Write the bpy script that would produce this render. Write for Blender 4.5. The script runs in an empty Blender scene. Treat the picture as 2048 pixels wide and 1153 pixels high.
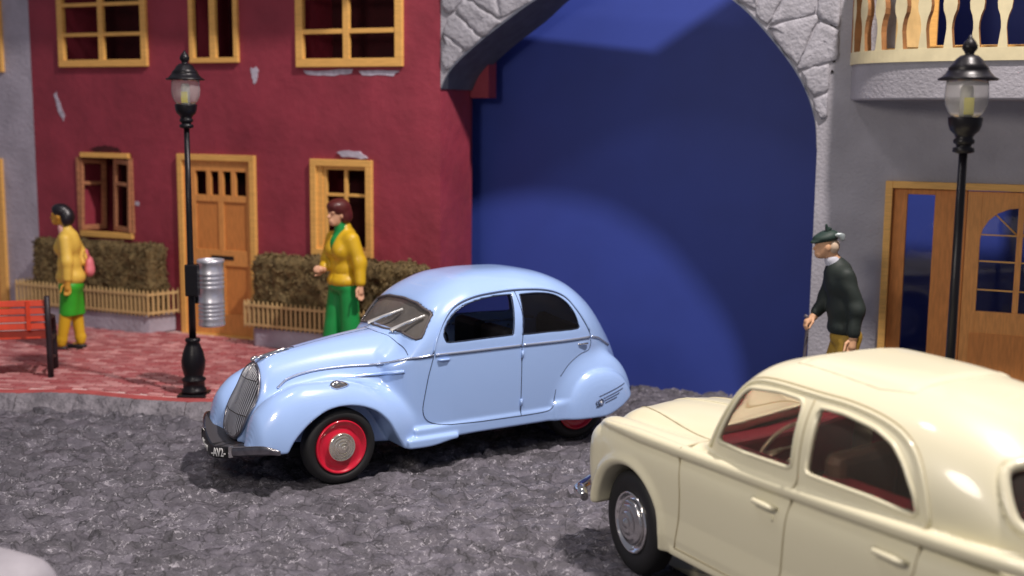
import bpy, bmesh, math, random
import numpy as np
from mathutils import Vector, Matrix
R = math.radians
random.seed(7); np.random.seed(7)
sc = bpy.context.scene
COL = sc.collection

# ---------------------------------------------------------------- camera
cam_d = bpy.data.cameras.new('camera'); cam = bpy.data.objects.new('camera', cam_d); COL.objects.link(cam)
cam.matrix_world = Matrix.Translation((0, 0, 3.28)) @ Matrix.Rotation(R(90 - 8.26), 4, 'X') @ Matrix.Rotation(0.010, 4, 'Z')
cam_d.sensor_width = 36; cam_d.lens = 36 * 2382 / 2048; cam_d.clip_start = 0.05; cam_d.clip_end = 200
cam_d.dof.use_dof = True; cam_d.dof.focus_distance = 10.2; cam_d.dof.aperture_fstop = 0.62
sc.camera = cam

# ---------------------------------------------------------------- light: an indoor table-top lit by overhead lamps plus an added fill
world = bpy.data.worlds.new('World'); sc.world = world; world.use_nodes = True
world.node_tree.nodes['Background'].inputs[0].default_value = (0.80, 0.82, 1.0, 1)
world.node_tree.nodes['Background'].inputs[1].default_value = 0.20
def area(name, loc, target, size, power, color):
    d = bpy.data.lights.new(name, 'AREA'); d.shape = 'DISK'; d.size = size; d.energy = power; d.color = color
    o = bpy.data.objects.new(name, d); COL.objects.link(o); o.location = loc
    o.rotation_euler = (Vector(target) - Vector(loc)).to_track_quat('-Z', 'Y').to_euler(); return o
KD = Vector((-.79, 1.67, -2.75))
area('key_lamp', Vector((1.2, 14.2, 3.0)) - KD * 4.2, (0.3, 12.0, 0.5), 0.7, 2850, (1.0, 0.90, 0.86))
area('ceiling_lamp', (-3.5, 9.0, 13.0), (-2.0, 12.0, 0.0), 1.6, 210, (1.0, 0.93, 0.95))
area('car_fill', (-3.4, 4.0, 5.2), (0.9, 9.2, 0.8), 1.8, 250, (1.0, 0.90, 0.80))  # added fill close to the cars to brighten their sides, no real lamp
sc.view_settings.view_transform = 'Standard'; sc.view_settings.look = 'None'; sc.view_settings.exposure = 0.0; sc.view_settings.gamma = 1.0
sc.render.engine = 'CYCLES'

# ---------------------------------------------------------------- object helpers
def setp(o, label=None, cat=None, group=None, kind=None):
    for k, v in (('label', label), ('category', cat), ('group', group), ('kind', kind)):
        if v: o[k] = v
    return o
def thing(name, loc=(0, 0, 0), rz=0, label=None, cat=None, group=None, kind=None):
    o = bpy.data.objects.new(name, None); COL.objects.link(o); o.location = loc; o.rotation_euler = (0, 0, rz)
    o.empty_display_size = .1
    return setp(o, label, cat, group, kind)
def link(name, me, m=None, parent=None, smooth=False):
    if m is not None:
        if len(me.materials): me.materials.clear()
        for q in (m if isinstance(m, (list, tuple)) else [m]): me.materials.append(q)
    if smooth: me.shade_smooth()
    o = bpy.data.objects.new(name, me); COL.objects.link(o)
    if parent is not None: o.parent = parent
    return o
def from_np(name, V, F, m, parent=None, smooth=True, normals=None):
    me = bpy.data.meshes.new(name); V = np.asarray(V, np.float32); F = np.asarray(F, np.int32)
    n = len(F); k = F.shape[1]
    me.vertices.add(len(V)); me.vertices.foreach_set('co', V.ravel())
    me.loops.add(n * k); me.loops.foreach_set('vertex_index', F.ravel())
    me.polygons.add(n); me.polygons.foreach_set('loop_start', np.arange(0, n * k, k, dtype=np.int32))
    try: me.polygons.foreach_set('loop_total', np.full(n, k, np.int32))
    except Exception: pass
    me.update(calc_edges=True); me.validate()
    if smooth: me.shade_smooth()
    if normals is not None and len(me.vertices) == len(V):
        me.normals_split_custom_set_from_vertices(np.asarray(normals, np.float32).tolist())
    return link(name, me, m, parent)
class MB:
    """collects shapes into one mesh"""
    def __init__(s): s.bm = bmesh.new()
    def box(s, x0, x1, y0, y1, z0, z1, mi=0, M=None):
        co = [(x, y, z) for x in (x0, x1) for y in (y0, y1) for z in (z0, z1)]
        v = [s.bm.verts.new(M @ Vector(c) if M else c) for c in co]
        for f in ((0,1,3,2), (4,6,7,5), (0,4,5,1), (2,3,7,6), (0,2,6,4), (1,5,7,3)):
            fc = s.bm.faces.new([v[i] for i in f]); fc.material_index = mi
        return s
    def tube(s, pts, r, n=8, closed=False, caps=True, flat=None):
        P = [Vector(p) for p in pts]; N = len(P); rings = []
        rr = r if isinstance(r, (list, tuple, np.ndarray)) else [r] * N
        up = None
        for i in range(N):
            a = P[i-1] if (i > 0 or closed) else P[i]; b = P[(i+1) % N] if (i < N-1 or closed) else P[i]
            t = (b - a); t = t.normalized() if t.length > 1e-9 else Vector((1, 0, 0))
            if up is None: up = Vector((0, 0, 1)) if abs(t.z) < .9 else Vector((0, 1, 0))
            x = t.cross(up)
            if x.length < 1e-4: x = t.orthogonal()
            x.normalize(); y = x.cross(t).normalized(); up = y
            rings.append([s.bm.verts.new(P[i] + (x * math.cos(2*math.pi*k/n) + y * math.sin(2*math.pi*k/n) * (flat or 1)) * rr[i]) for k in range(n)])
        for i in range(N if closed else N - 1):
            A, B = rings[i], rings[(i+1) % N]
            for k in range(n): s.bm.faces.new((A[k], A[(k+1) % n], B[(k+1) % n], B[k])).smooth = True
        if caps and not closed:
            s.bm.faces.new(rings[0][::-1]); s.bm.faces.new(rings[-1])
        return s
    def lathe(s, prof, n=24, M=None, cap=True):
        """prof: list of (radius, z)"""
        rings = []
        for r, z in prof:
            rings.append([s.bm.verts.new((M or Matrix()) @ Vector((r*math.cos(2*math.pi*k/n), r*math.sin(2*math.pi*k/n), z))) for k in range(n)])
        for A, B in zip(rings[:-1], rings[1:]):
            for k in range(n): s.bm.faces.new((A[k], A[(k+1) % n], B[(k+1) % n], B[k])).smooth = True
        if cap:
            s.bm.faces.new(rings[0][::-1]); s.bm.faces.new(rings[-1])
        return s
    def prism(s, poly, f0, f1, mi=0):
        """poly of 2-D points; f0/f1 map (a,b) to a 3-D point of the two ends"""
        A = [s.bm.verts.new(f0(*p)) for p in poly]; B = [s.bm.verts.new(f1(*p)) for p in poly]; n = len(poly)
        fa = s.bm.faces.new(A[::-1]); fb = s.bm.faces.new(B); fa.material_index = fb.material_index = mi
        for i in range(n): s.bm.faces.new((A[i], A[(i+1) % n], B[(i+1) % n], B[i])).material_index = mi
        return s
    def build(s, name, m, parent=None, bevel=0, smooth=False):
        bmesh.ops.recalc_face_normals(s.bm, faces=s.bm.faces)
        if bevel:
            es = [e for e in s.bm.edges if len(e.link_faces) == 2 and e.calc_face_angle(0) > .6]
            bmesh.ops.bevel(s.bm, geom=es, offset=bevel, segments=2, affect='EDGES', profile=.5)
        me = bpy.data.meshes.new(name); s.bm.to_mesh(me); s.bm.free()
        o = link(name, me, m, parent)
        if smooth: me.shade_smooth()
        return o
def box(name, x0, x1, y0, y1, z0, z1, m, parent=None, bevel=0):
    return MB().box(x0, x1, y0, y1, z0, z1).build(name, m, parent, bevel)
def copy_tree(o, parent=None):
    c = o.copy(); COL.objects.link(c); c.parent = parent
    for ch in o.children: copy_tree(ch, c)
    return c

# ---------------------------------------------------------------- materials
MATS = {}
def mat(name, col, rough=.6, metal=0, var=0, vscale=6, col2=None, bump=0, bscale=40, coat=0, spec=.5, detail=6, stretch=None, lo=.35, hi=.65, trans=0, alpha=1, ior=1.45, coatr=.05, bdist=.01, rvar=0):
    if name in MATS: return MATS[name]
    m = bpy.data.materials.new(name); m.use_nodes = True; nt = m.node_tree; N = nt.nodes; L = nt.links
    b = N['Principled BSDF']; b.inputs['Base Color'].default_value = (*col, 1); b.inputs['Roughness'].default_value = rough
    b.inputs['Metallic'].default_value = metal; b.inputs['Coat Weight'].default_value = coat; b.inputs['Coat Roughness'].default_value = coatr
    b.inputs['Specular IOR Level'].default_value = spec; b.inputs['Transmission Weight'].default_value = trans; b.inputs['Alpha'].default_value = alpha; b.inputs['IOR'].default_value = ior
    tc = N.new('ShaderNodeTexCoord'); mp = N.new('ShaderNodeMapping'); L.new(tc.outputs['Object'], mp.inputs[0])
    if stretch: mp.inputs['Scale'].default_value = stretch
    if var or col2:
        n = N.new('ShaderNodeTexNoise'); n.inputs['Scale'].default_value = vscale; n.inputs['Detail'].default_value = detail; L.new(mp.outputs[0], n.inputs['Vector'])
        r = N.new('ShaderNodeValToRGB'); r.color_ramp.elements[0].position = lo; r.color_ramp.elements[1].position = hi
        c2 = col2 or tuple(max(0, c * (1 - var)) for c in col)
        r.color_ramp.elements[0].color = (*c2, 1); r.color_ramp.elements[1].color = (*[min(1, c * (1 + (var if not col2 else 0))) for c in col], 1)
        L.new(n.outputs['Fac'], r.inputs[0]); L.new(r.outputs[0], b.inputs['Base Color'])
    if rvar:
        n = N.new('ShaderNodeTexNoise'); n.inputs['Scale'].default_value = vscale * 1.7; n.inputs['Detail'].default_value = 5; L.new(mp.outputs[0], n.inputs['Vector'])
        mr = N.new('ShaderNodeMapRange'); mr.inputs[1].default_value = .3; mr.inputs[2].default_value = .7; mr.inputs[3].default_value = max(0, rough - rvar); mr.inputs[4].default_value = min(1, rough + rvar)
        L.new(n.outputs['Fac'], mr.inputs[0]); L.new(mr.outputs[0], b.inputs['Roughness'])
    if bump:
        n = N.new('ShaderNodeTexNoise'); n.inputs['Scale'].default_value = bscale; n.inputs['Detail'].default_value = 6; L.new(mp.outputs[0], n.inputs['Vector'])
        bp = N.new('ShaderNodeBump'); bp.inputs['Strength'].default_value = bump; bp.inputs['Distance'].default_value = bdist
        L.new(n.outputs['Fac'], bp.inputs['Height']); L.new(bp.outputs[0], b.inputs['Normal'])
    MATS[name] = m; return m

M_RED = mat('maroon_plaster', (.268, .034, .054), .62, var=.14, vscale=1.6, bump=.4, bscale=7, bdist=.03, rvar=.12)
M_REDIN = mat('maroon_inside', (.055, .005, .008), .8, var=.2)  # darkened maroon: the shade of the rooms is in the colour
M_LILAC = mat('lilac_grey_plaster', (.40, .37, .43), .6, var=.12, vscale=2.5, bump=.5, bscale=16, bdist=.03, rvar=.1)
M_LILAC2 = mat('chipped_lilac', (.46, .42, .50), .65, var=.2, vscale=14, bump=.4, bscale=40)
M_STONE = mat('grey_painted_stone', (.32, .315, .345), .6, var=.10, vscale=5, bump=.6, bscale=22, bdist=.03)
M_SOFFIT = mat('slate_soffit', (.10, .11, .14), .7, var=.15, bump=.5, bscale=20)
M_GREY = mat('grey_plaster', (.34, .33, .36), .62, var=.12, vscale=1.6, bump=.5, bscale=30, bdist=.02)
M_BLUECARD = mat('blue_card', (.030, .056, .30), .55, var=.05, vscale=1.5, bump=.12, bscale=120, bdist=.004)
M_PINE = mat('pale_wood', (.74, .41, .11), .55, var=.10, vscale=3, stretch=(2, 2, 24), bump=.15, bscale=20)
M_PINE2 = mat('aged_wood', (.40, .17, .08), .6, var=.25, vscale=3, stretch=(2, 2, 14), bump=.2, bscale=20)
M_DOOR = mat('orange_wood', (.66, .29, .08), .55, var=.13, vscale=3, stretch=(14, 14, 2), bump=.2, bscale=20)
M_DOORP = mat('orange_wood_panel', (.57, .22, .055), .6, var=.12, vscale=3, stretch=(14, 14, 2), bump=.2, bscale=20)
M_DARK = mat('dark_gap', (.012, .006, .004), .8)
M_HEDGE = mat('hedge_flock', (.19, .135, .055), .85, col2=(.075, .052, .02), vscale=9, bump=.5, bscale=60)
M_LEAF = mat('hedge_flake', (.22, .155, .065), .8, col2=(.10, .07, .03), vscale=7)
M_PICK = mat('tan_picket', (.58, .40, .18), .5, var=.1)
M_BLACKP = mat('black_lamp_paint', (.007, .006, .008), .36, spec=.35, bump=.15, bscale=30)
M_BENCH = mat('orange_red_slat', (.62, .055, .020), .42, var=.12, vscale=5)
M_BENCHD = mat('dark_bench_iron', (.022, .014, .018), .5, var=.2)
M_ZINC = mat('zinc_sheet', (.72, .71, .76), .36, metal=.75, var=.12, vscale=5, bump=.1, bscale=12)
M_GLASS = mat('clear_glass', (.92, .93, .95), .03, trans=1, ior=1.25)
M_CHROME = mat('chrome', (.80, .78, .76), .10, metal=1, rvar=.05)
M_STEEL = mat('dull_steel', (.30, .29, .31), .28, metal=1, var=.2, vscale=12)
M_RUBBER = mat('black_rubber', (.010, .010, .011), .62)
M_BLUE = mat('powder_blue_paint', (.345, .51, .86), .28, coat=.8, coatr=.06, bump=.02, bscale=14, bdist=.02)
M_CREAM = mat('cream_paint', (.70, .66, .47), .38, coat=.45, coatr=.08, bump=.02, bscale=14, bdist=.02)
M_SEAM_SHADE = mat('seam_shade_line', (.030, .045, .10), .5)  # panel gaps, and the painted shade line under the gutter
M_CSEAM = mat('cream_seam_line', (.40, .345, .21), .5)
M_BRIGHT = mat('bright_wiper_metal', (.85, .84, .80), .25, metal=.5)
M_SILVER = mat('silver_moulding', (.42, .48, .62), .22, metal=.6)
M_TRIM = mat('dark_window_trim', (.05, .06, .09), .25, metal=.6)
M_REDRIM = mat('red_wheel_paint', (.55, .006, .030), .25, coat=.8)
M_SMOKE = mat('smoky_glass', (.28, .26, .27), .05, trans=.98, ior=1.15, bump=.05, bscale=8)
M_SCREEN = mat('dusty_glass', (.17, .155, .14), .22, trans=.35, ior=1.15, var=.15, vscale=4)
M_CGLASS = mat('faint_glass', (.74, .66, .58), .05, trans=.96, ior=1.08)
M_INT = mat('black_interior', (.010, .010, .013), .7)
M_REDINT = mat('dark_red_interior', (.24, .013, .030), .5)
M_BROWNINT = mat('brown_interior', (.10, .055, .035), .6)
M_PLATE = mat('black_plate', (.008, .008, .009), .4)
M_WHITE = mat('white_paint', (.75, .75, .74), .5)
# ---------------------------------------------------------------- fields and surface extraction
def pchip(pts, x):
    p = np.array(pts, float); X = p[:, 0]; Y = p[:, 1]; h = np.diff(X); dl = np.diff(Y) / h
    m = np.zeros(len(X)); m[0] = dl[0]; m[-1] = dl[-1]
    for i in range(1, len(X) - 1):
        if dl[i - 1] * dl[i] > 0:
            w1 = 2 * h[i] + h[i - 1]; w2 = h[i] + 2 * h[i - 1]
            m[i] = (w1 + w2) / (w1 / dl[i - 1] + w2 / dl[i])
    x = np.asarray(x, float); xc = np.clip(x, X[0], X[-1])
    k = np.clip(np.searchsorted(X, xc) - 1, 0, len(X) - 2); t = (xc - X[k]) / h[k]
    return ((2*t**3-3*t**2+1)*Y[k] + (t**3-2*t**2+t)*h[k]*m[k] + (-2*t**3+3*t**2)*Y[k+1] + (t**3-t**2)*h[k]*m[k+1])

def smooth1(a, n):
    if n < 1: return a
    k = np.exp(-0.5 * (np.arange(-3*n, 3*n+1) / n) ** 2); k /= k.sum()
    return np.convolve(np.pad(a, 3*n, mode='edge'), k, mode='valid')

class Grid:
    def __init__(s, x0, x1, y0, y1, z0, z1, h):
        s.h = h; s.o = np.array([x0, y0, z0], float)
        s.x = np.arange(x0, x1 + h, h); s.y = np.arange(y0, y1 + h, h); s.z = np.arange(z0, z1 + h, h)
        s.X = s.x[:, None, None].astype(np.float32); s.Y = s.y[None, :, None].astype(np.float32); s.Z = s.z[None, None, :].astype(np.float32)
        s.shape = (len(s.x), len(s.y), len(s.z))
    def cv(s, pts, sm=0.03):
        return smooth1(pchip(pts, s.x), max(1, int(sm / s.h)))[:, None, None].astype(np.float32)
    def cz(s, pts, sm=0.03):
        return smooth1(pchip(pts, s.z), max(1, int(sm / s.h)))[None, None, :].astype(np.float32)
    def norm(s, F, lim=0.5):
        F = np.broadcast_to(F, s.shape).astype(np.float32)
        F = np.clip(F, -3, 6)
        gx, gy, gz = np.gradient(F, s.h)
        return np.clip(F / np.sqrt(gx*gx + gy*gy + gz*gz + 0.3), -lim, lim)

def smin(a, b, k):
    h = np.maximum(k - np.abs(a - b), 0) / k
    return np.minimum(a, b) - h * h * k * 0.25
def smax(a, b, k): return -smin(-a, -b, k)

def poly_sd(px, pz, poly):
    """signed distance to polygon in 2-D (negative inside)"""
    P = np.array(poly, float); n = len(P); d = np.full(np.broadcast(px, pz).shape, 1e9); ins = np.zeros(d.shape, bool)
    for i in range(n):
        a = P[i]; b = P[(i + 1) % n]; e = b - a
        wx = px - a[0]; wz = pz - a[1]
        t = np.clip((wx * e[0] + wz * e[1]) / (e @ e), 0, 1)
        d = np.minimum(d, (wx - e[0]*t) ** 2 + (wz - e[1]*t) ** 2)
        c = ((a[1] > pz) != (b[1] > pz))
        if b[1] != a[1]:
            ins ^= c & (px < (b[0]-a[0]) * (pz - a[1]) / (b[1]-a[1]) + a[0])
    d = np.sqrt(d)
    return np.where(ins, -d, d).astype(np.float32)

def spline(pts, n=8, closed=False):
    P = [np.array(q, float) for q in pts]; out = []
    N = len(P); rng = range(N if closed else N - 1)
    for i in rng:
        if closed: a, b, c, d = P[i-1], P[i], P[(i+1) % N], P[(i+2) % N]
        else: a, b, c, d = P[max(i-1, 0)], P[i], P[i+1], P[min(i+2, N-1)]
        for k in range(n):
            t = k / n
            out.append(0.5 * ((2*b) + (c-a)*t + (2*a-5*b+4*c-d)*t*t + (-a+3*b-3*c+d)*t**3))
    if not closed: out.append(P[-1])
    return np.array(out)

def round_poly(pts, r=0.04, n=4):
    P = [np.array(q, float) for q in pts]; out = []; N = len(P)
    for i in range(N):
        a, b, c = P[i-1], P[i], P[(i+1) % N]
        u = a - b; v = c - b; lu = np.linalg.norm(u); lv = np.linalg.norm(v)
        ru = min(r, lu * .45); rv = min(r, lv * .45)
        p = b + u / lu * ru; q = b + v / lv * rv
        for k in range(n + 1):
            t = k / n; out.append((1-t)**2 * p + 2*t*(1-t) * b + t*t * q)
    return np.array(out)

def nets(D, o, h):
    """surface nets: vertices, quads, of the zero set of D"""
    s = D < 0; nx, ny, nz = D.shape
    c = [(i, j, k) for i in (0, 1) for j in (0, 1) for k in (0, 1)]
    S = lambda A, q: A[q[0]:nx-1+q[0], q[1]:ny-1+q[1], q[2]:nz-1+q[2]]
    cnt = np.zeros((nx-1, ny-1, nz-1), np.uint8)
    for q in c: cnt += S(s, q)
    act = np.argwhere((cnt > 0) & (cnt < 8)); ax, ay, az = act.T
    vid = np.full((nx-1, ny-1, nz-1), -1, np.int64); vid[ax, ay, az] = np.arange(len(act))
    vals = {q: D[ax+q[0], ay+q[1], az+q[2]].astype(float) for q in c}
    acc = np.zeros((len(act), 3)); n = np.zeros(len(act))
    for q in c:
        for a in range(3):
            if q[a]: continue
            r = list(q); r[a] = 1; r = tuple(r)
            va, vb = vals[q], vals[r]; m = (va < 0) != (vb < 0)
            t = np.where(m, va / np.where(m, va - vb, 1), 0)
            for b in range(3):
                acc[:, b] += np.where(m, q[b] + (t if a == b else 0), 0)
            n += m
    V = (act + acc / n[:, None]) * h + o
    Q = []
    for a in range(3):
        b, d = (a + 1) % 3, (a + 2) % 3
        lo = [slice(1, nx-1), slice(1, ny-1), slice(1, nz-1)]; lo[a] = slice(0, (nx, ny, nz)[a] - 1)
        hi = list(lo); hi[a] = slice(1, (nx, ny, nz)[a])
        A = s[tuple(lo)]; B = s[tuple(hi)]; st = np.array([l.start for l in lo])
        for flip in (0, 1):
            e = np.argwhere((A & ~B) if not flip else (~A & B)) + st
            def v(db, dd):
                g = e.copy(); g[:, b] -= db; g[:, d] -= dd
                return vid[g[:, 0], g[:, 1], g[:, 2]]
            q = np.stack([v(0, 0), v(1, 0), v(1, 1), v(0, 1)], 1)
            if flip: q = q[:, ::-1]
            Q.append(q)
    Q = np.concatenate(Q); Q = Q[(Q >= 0).all(1)]
    return V, Q

def sample(D, o, h, P):
    q = (np.asarray(P) - o) / h; i = np.clip(np.floor(q).astype(int), 0, np.array(D.shape) - 2); f = np.clip(q - i, 0, 1)
    out = 0
    for a in (0, 1):
        for b in (0, 1):
            for c in (0, 1):
                w = (f[:, 0] if a else 1-f[:, 0]) * (f[:, 1] if b else 1-f[:, 1]) * (f[:, 2] if c else 1-f[:, 2])
                out = out + w * D[i[:, 0]+a, i[:, 1]+b, i[:, 2]+c]
    return out

def grad_at(D, o, h, P, e=None):
    e = e or h; g = np.stack([sample(D, o, h, P + d) - sample(D, o, h, P - d) for d in np.eye(3) * e], 1)
    return g / (np.linalg.norm(g, axis=1)[:, None] + 1e-9)

def mirror(Dh): return np.concatenate([Dh, Dh[:, -2::-1, :]], 1)   # half grid ends on y = 0

def half_grid(x0, x1, yw, z0, z1, h):
    n = int(np.ceil(yw / h)); return Grid(x0, x1, -n*h, 0 + h*.01, z0, z1, h)

# ---------------------------------------------------------------- the two car bodies as fields (x to the rear, y=0 centre, z up)
def blue_solid(h=0.014):
    g = half_grid(-0.95, 3.75, 0.84, 0.14, 1.86, h); Y = np.abs(g.Y); Z = g.Z; X = g.X
    # cabin
    W = g.cv([(.55,.48),(.8,.63),(1.0,.665),(1.4,.685),(1.9,.69),(2.4,.68),(2.8,.63),(3.1,.52),(3.35,.37),(3.5,.24),(3.6,.12)])
    Zt = g.cv([(.55,1.02),(.76,1.14),(.86,1.28),(1.06,1.55),(1.22,1.655),(1.5,1.755),(1.8,1.78),(2.1,1.775),(2.4,1.735),(2.7,1.635),(2.95,1.47),(3.2,1.20),(3.4,.94),(3.55,.66),(3.62,.4)], .02)
    zm = g.cv([(.5,.9),(1.0,1.02),(2.6,1.02),(3.0,.85),(3.3,.55),(3.6,.3)])
    t = np.maximum(Z - zm, 0) / np.maximum(Zt - zm, .03)
    low = np.clip((zm - Z) / .8, 0, 1)
    pe = g.cv([(.6,4.0),(1.2,3.6),(1.8,2.9),(3.6,2.7)])
    A = g.norm((Y / (W * (1 - .05 * low**2))) ** pe + t ** (pe * .86) - 1)
    # bonnet
    Wb = g.cv([(-.75,.22),(-.5,.26),(-.2,.30),(.2,.37),(.6,.47),(.95,.585),(1.3,.63)])
    Zb = g.cv([(-.8,.92),(-.6,1.0),(-.45,1.065),(-.2,1.13),(.2,1.20),(.6,1.25),(.9,1.275),(1.3,1.28)])
    t = np.maximum(Z - .62, 0) / (Zb - .62)
    B = g.norm((Y / Wb) ** 2.3 + t ** 2.6 - 1)
    xf = g.cz([(.2,-.64),(.4,-.69),(.6,-.665),(.8,-.59),(.95,-.52),(1.05,-.45),(1.2,-.3)])
    nose = xf + 1.25 * Y**2 - X
    B = smax(B, nose * .8, .05)
    B = smax(B, X - 1.15, .05)
    A = smax(A, X - 3.60, .1); A = smax(A, .6 - X, .05)
    D = smin(A, B, .07)
    # front wings
    Wf = g.cv([(-.76,.08),(-.66,.19),(-.45,.235),(-.1,.245),(.4,.24),(.7,.185),(.95,.10),(1.2,.05)])
    Zf = g.cv([(-.76,.36),(-.72,.56),(-.63,.72),(-.48,.845),(-.22,.925),(.05,.92),(.3,.87),(.6,.74),(.85,.56),(1.05,.42),(1.3,.32)])
    yc = g.cv([(-.7,.45),(-.4,.49),(0,.505),(.5,.505),(.9,.48),(1.2,.45)])
    t = np.maximum(Z - .40, 0) / np.maximum(Zf - .40, .03)
    C = g.norm((np.abs(Y - yc) / Wf) ** 2.3 + t ** 2.1 - 1)
    C = smax(C, -.74 - X, .10); C = smax(C, X - 1.12, .1)
    D = smin(D, C, g.cv([(-.9,.15),(.35,.15),(.8,.06),(1.1,.03)]))
    # rear wings
    E = g.norm((np.abs(X - 2.83) / np.where(X < 2.83, .52, .60)) ** 2.5 + (np.abs(Y - .50) / .265) ** 2.2 + (np.abs(Z - .28) / .645) ** 2.2 - 1)
    D = smin(D, E, .07)
    E2 = g.norm((np.abs(X - 2.88) / np.where(X < 2.88, .40, .46)) ** 2.2 + (np.abs(Y - .545) / .262) ** 6 + (np.abs(Z - .26) / .50) ** 2.4 - 1)
    D = smin(D, E2, .015)
    E3 = smax(smax(np.abs(X - 2.44) - .10, np.abs(Z - .37) - .10, .04), np.abs(Y - .60) - .115, .04)
    D = smin(D, E3, .04)
    # sill with little step
    S = smax(np.abs(Z - .345) - .065, smax(np.abs(X - 1.65) - .85, Y - .685, .03), .03)
    D = smin(D, S, .03)
    S = smax(np.abs(Z - .275) - .05 , smax(np.abs(X - .98) - .27, np.abs(Y - .60) - .125, .03), .03)
    D = smin(D, S, .03)
    # floor line
    zb = g.cv([(-.9,.36),(-.5,.37),(.55,.25),(.9,.225),(1.2,.27),(1.5,.285),(2.9,.28),(3.1,.34),(3.25,.42),(3.4,.50),(3.6,.54)], .02)
    D = smax(D, zb - Z, .02)
    # wheel arch, front
    arch = poly_sd(X, Z, spline([(-.50,.0),(-.455,.36),(-.30,.57),(-.08,.70),(.15,.715),(.36,.655),(.50,.54),(.60,.38),(.70,.22),(.8,0)], 5))
    D = smax(D, -smax(arch, .36 - Y, .02), .025)
    rear = np.sqrt((X - 2.76)**2 + (Z - .343)**2) - .37
    D = smax(D, -smax(rear, smax(.34 - Y, Y - .61, .02), .02), .02)
    return g, np.ascontiguousarray(D)

def cream_solid(h=0.014):
    g = half_grid(-0.95, 4.1, 0.90, 0.14, 1.92, h); Y = np.abs(g.Y); Z = g.Z; X = g.X
    # lower body with full-length shoulder
    W = g.cv([(-.80,.60),(-.6,.755),(-.2,.80),(.6,.815),(1.8,.825),(2.8,.81),(3.3,.76),(3.7,.66),(3.95,.45)])
    Zt = g.cv([(-.80,.86),(-.72,1.0),(-.5,1.09),(-.2,1.125),(.3,1.13),(.9,1.135),(1.8,1.14),(2.6,1.15),(3.1,1.13),(3.5,1.05),(3.8,.92),(3.95,.8)])
    t = np.maximum(Z - .80, 0) / (Zt - .80)
    low = np.clip((.85 - Z) / .5, 0, 1)
    A = g.norm((Y / (W * (1 - .035 * low**2))) ** 6 + t ** 3.0 - 1)
    xf = g.cz([(.2,-.55),(.45,-.66),(.7,-.70),(.9,-.68),(1.02,-.60),(1.12,-.5)])
    A = smax(A, (xf - .015 + .11 * (Y/.75)**4 - X), .12)
    xr = g.cz([(.2,3.75),(.6,3.85),(.9,3.8),(1.1,3.6)])
    A = smax(A, X - xr, .15)
    # the valley between wing crest and bonnet, and the raised bonnet
    val = g.cv([(-.9,.02),(-.6,.07),(-.2,.09),(.3,.06),(.75,.01),(1.0,.0)])
    A = A + val * np.exp(-((Y - .50) / .085) ** 2) * np.clip((Z - .85) / .15, 0, 1)
    Wb = g.cv([(-.75,.22),(-.4,.34),(.2,.45),(.8,.56),(1.1,.6)])
    Zb = g.cv([(-.75,.90),(-.55,1.06),(-.3,1.15),(.1,1.20),(.6,1.235),(1.1,1.27)])
    t = np.maximum(Z - .85, 0) / (Zb - .85)
    B = g.norm((Y / Wb) ** 2.6 + t ** 2.4 - 1)
    B = smax(B, xf + .35 * Y**2 - .03 - X, .1); B = smax(B, X - 1.2, .05)
    D = smin(A, B, .05)
    # cabin
    Wc = g.cv([(.6,.66),(.9,.73),(1.3,.765),(1.8,.77),(2.4,.75),(2.9,.68),(3.3,.58),(3.6,.40)])
    Zc = g.cv([(.5,1.0),(.68,1.17),(.82,1.42),(.97,1.66),(1.14,1.765),(1.4,1.81),(1.9,1.82),(2.3,1.795),(2.7,1.71),(3.0,1.56),(3.25,1.37),(3.45,1.17),(3.6,1.0)], .02)
    t = np.maximum(Z - .95, 0) / np.maximum(Zc - .95, .03)
    pe = g.cv([(.6,5.0),(1.2,4.2),(2.0,3.2),(3.6,2.9)])
    C = g.norm((Y / Wc) ** pe + t ** (pe * .84) - 1)
    C = smax(C, .55 - X, .05)
    # waist: cabin side recessed above the shoulder
    D = smin(D, C, .05)
    # raised roof panel
    rp = poly_sd(X, Y, round_poly([(1.32,-.1),(1.32,.40),(2.15,.42),(2.15,-.1)], .08)) 
    D = D - .010 / (1 + np.exp(np.clip(rp / .010, -30, 30))) * (Z > 1.5)
    # crease that runs back from the headlamp
    zc = g.cv([(-.7,1.0),(-.3,1.015),(.5,1.03),(1.6,1.055),(2.5,1.08),(3.2,1.10),(3.6,1.05)])
    D = D + (.022 / (1 + np.exp(np.clip((Z - zc) / .007, -30, 30))) - .012 * np.exp(-((Z - zc - .025) / .022) ** 2)) * np.clip((Y - .55) / .08, 0, 1) * np.clip((X + .62) / .25, 0, 1) * np.clip((Z - .45) / .15, 0, 1)
    SH = np.sqrt((Y - (W - .066))**2 + ((Z - zc - .028) * 1.05)**2) - .048 * np.clip((X + .50) / .55, 0, 1)**.6
    SH = smax(SH, -.46 - X, .12); SH = smax(SH, X - 3.5, .1)
    D = smin(D, SH, .018)
    # wheel-arch lip and cut
    for cx, cz_, r in ((-.03, .40, .40), (2.86, .40, .40)):
        rr = np.sqrt((X - cx)**2 + (Z - cz_)**2)
        D = D - .028 * np.exp(-((rr - r - .045) / .035) ** 2) * (Y > .55)
        q = smax(rr - r, .38 - Y, .02)
        q = smin(q, smax(smax(np.abs(X - cx) - r, Z - cz_, .01), .38 - Y, .02), .02)
        D = smax(D, -q, .03)
    # sill
    S = smax(np.abs(Z - .355) - .028, smax(np.abs(X - 1.48) - .98, Y - .80, .02), .02)
    D = smin(D, S, .02)
    D = smax(D, .325 - Z, .02)
    D = smax(D, np.where(X < .1, .40 - Z, -1), .03)
    return g, np.ascontiguousarray(D)
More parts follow.
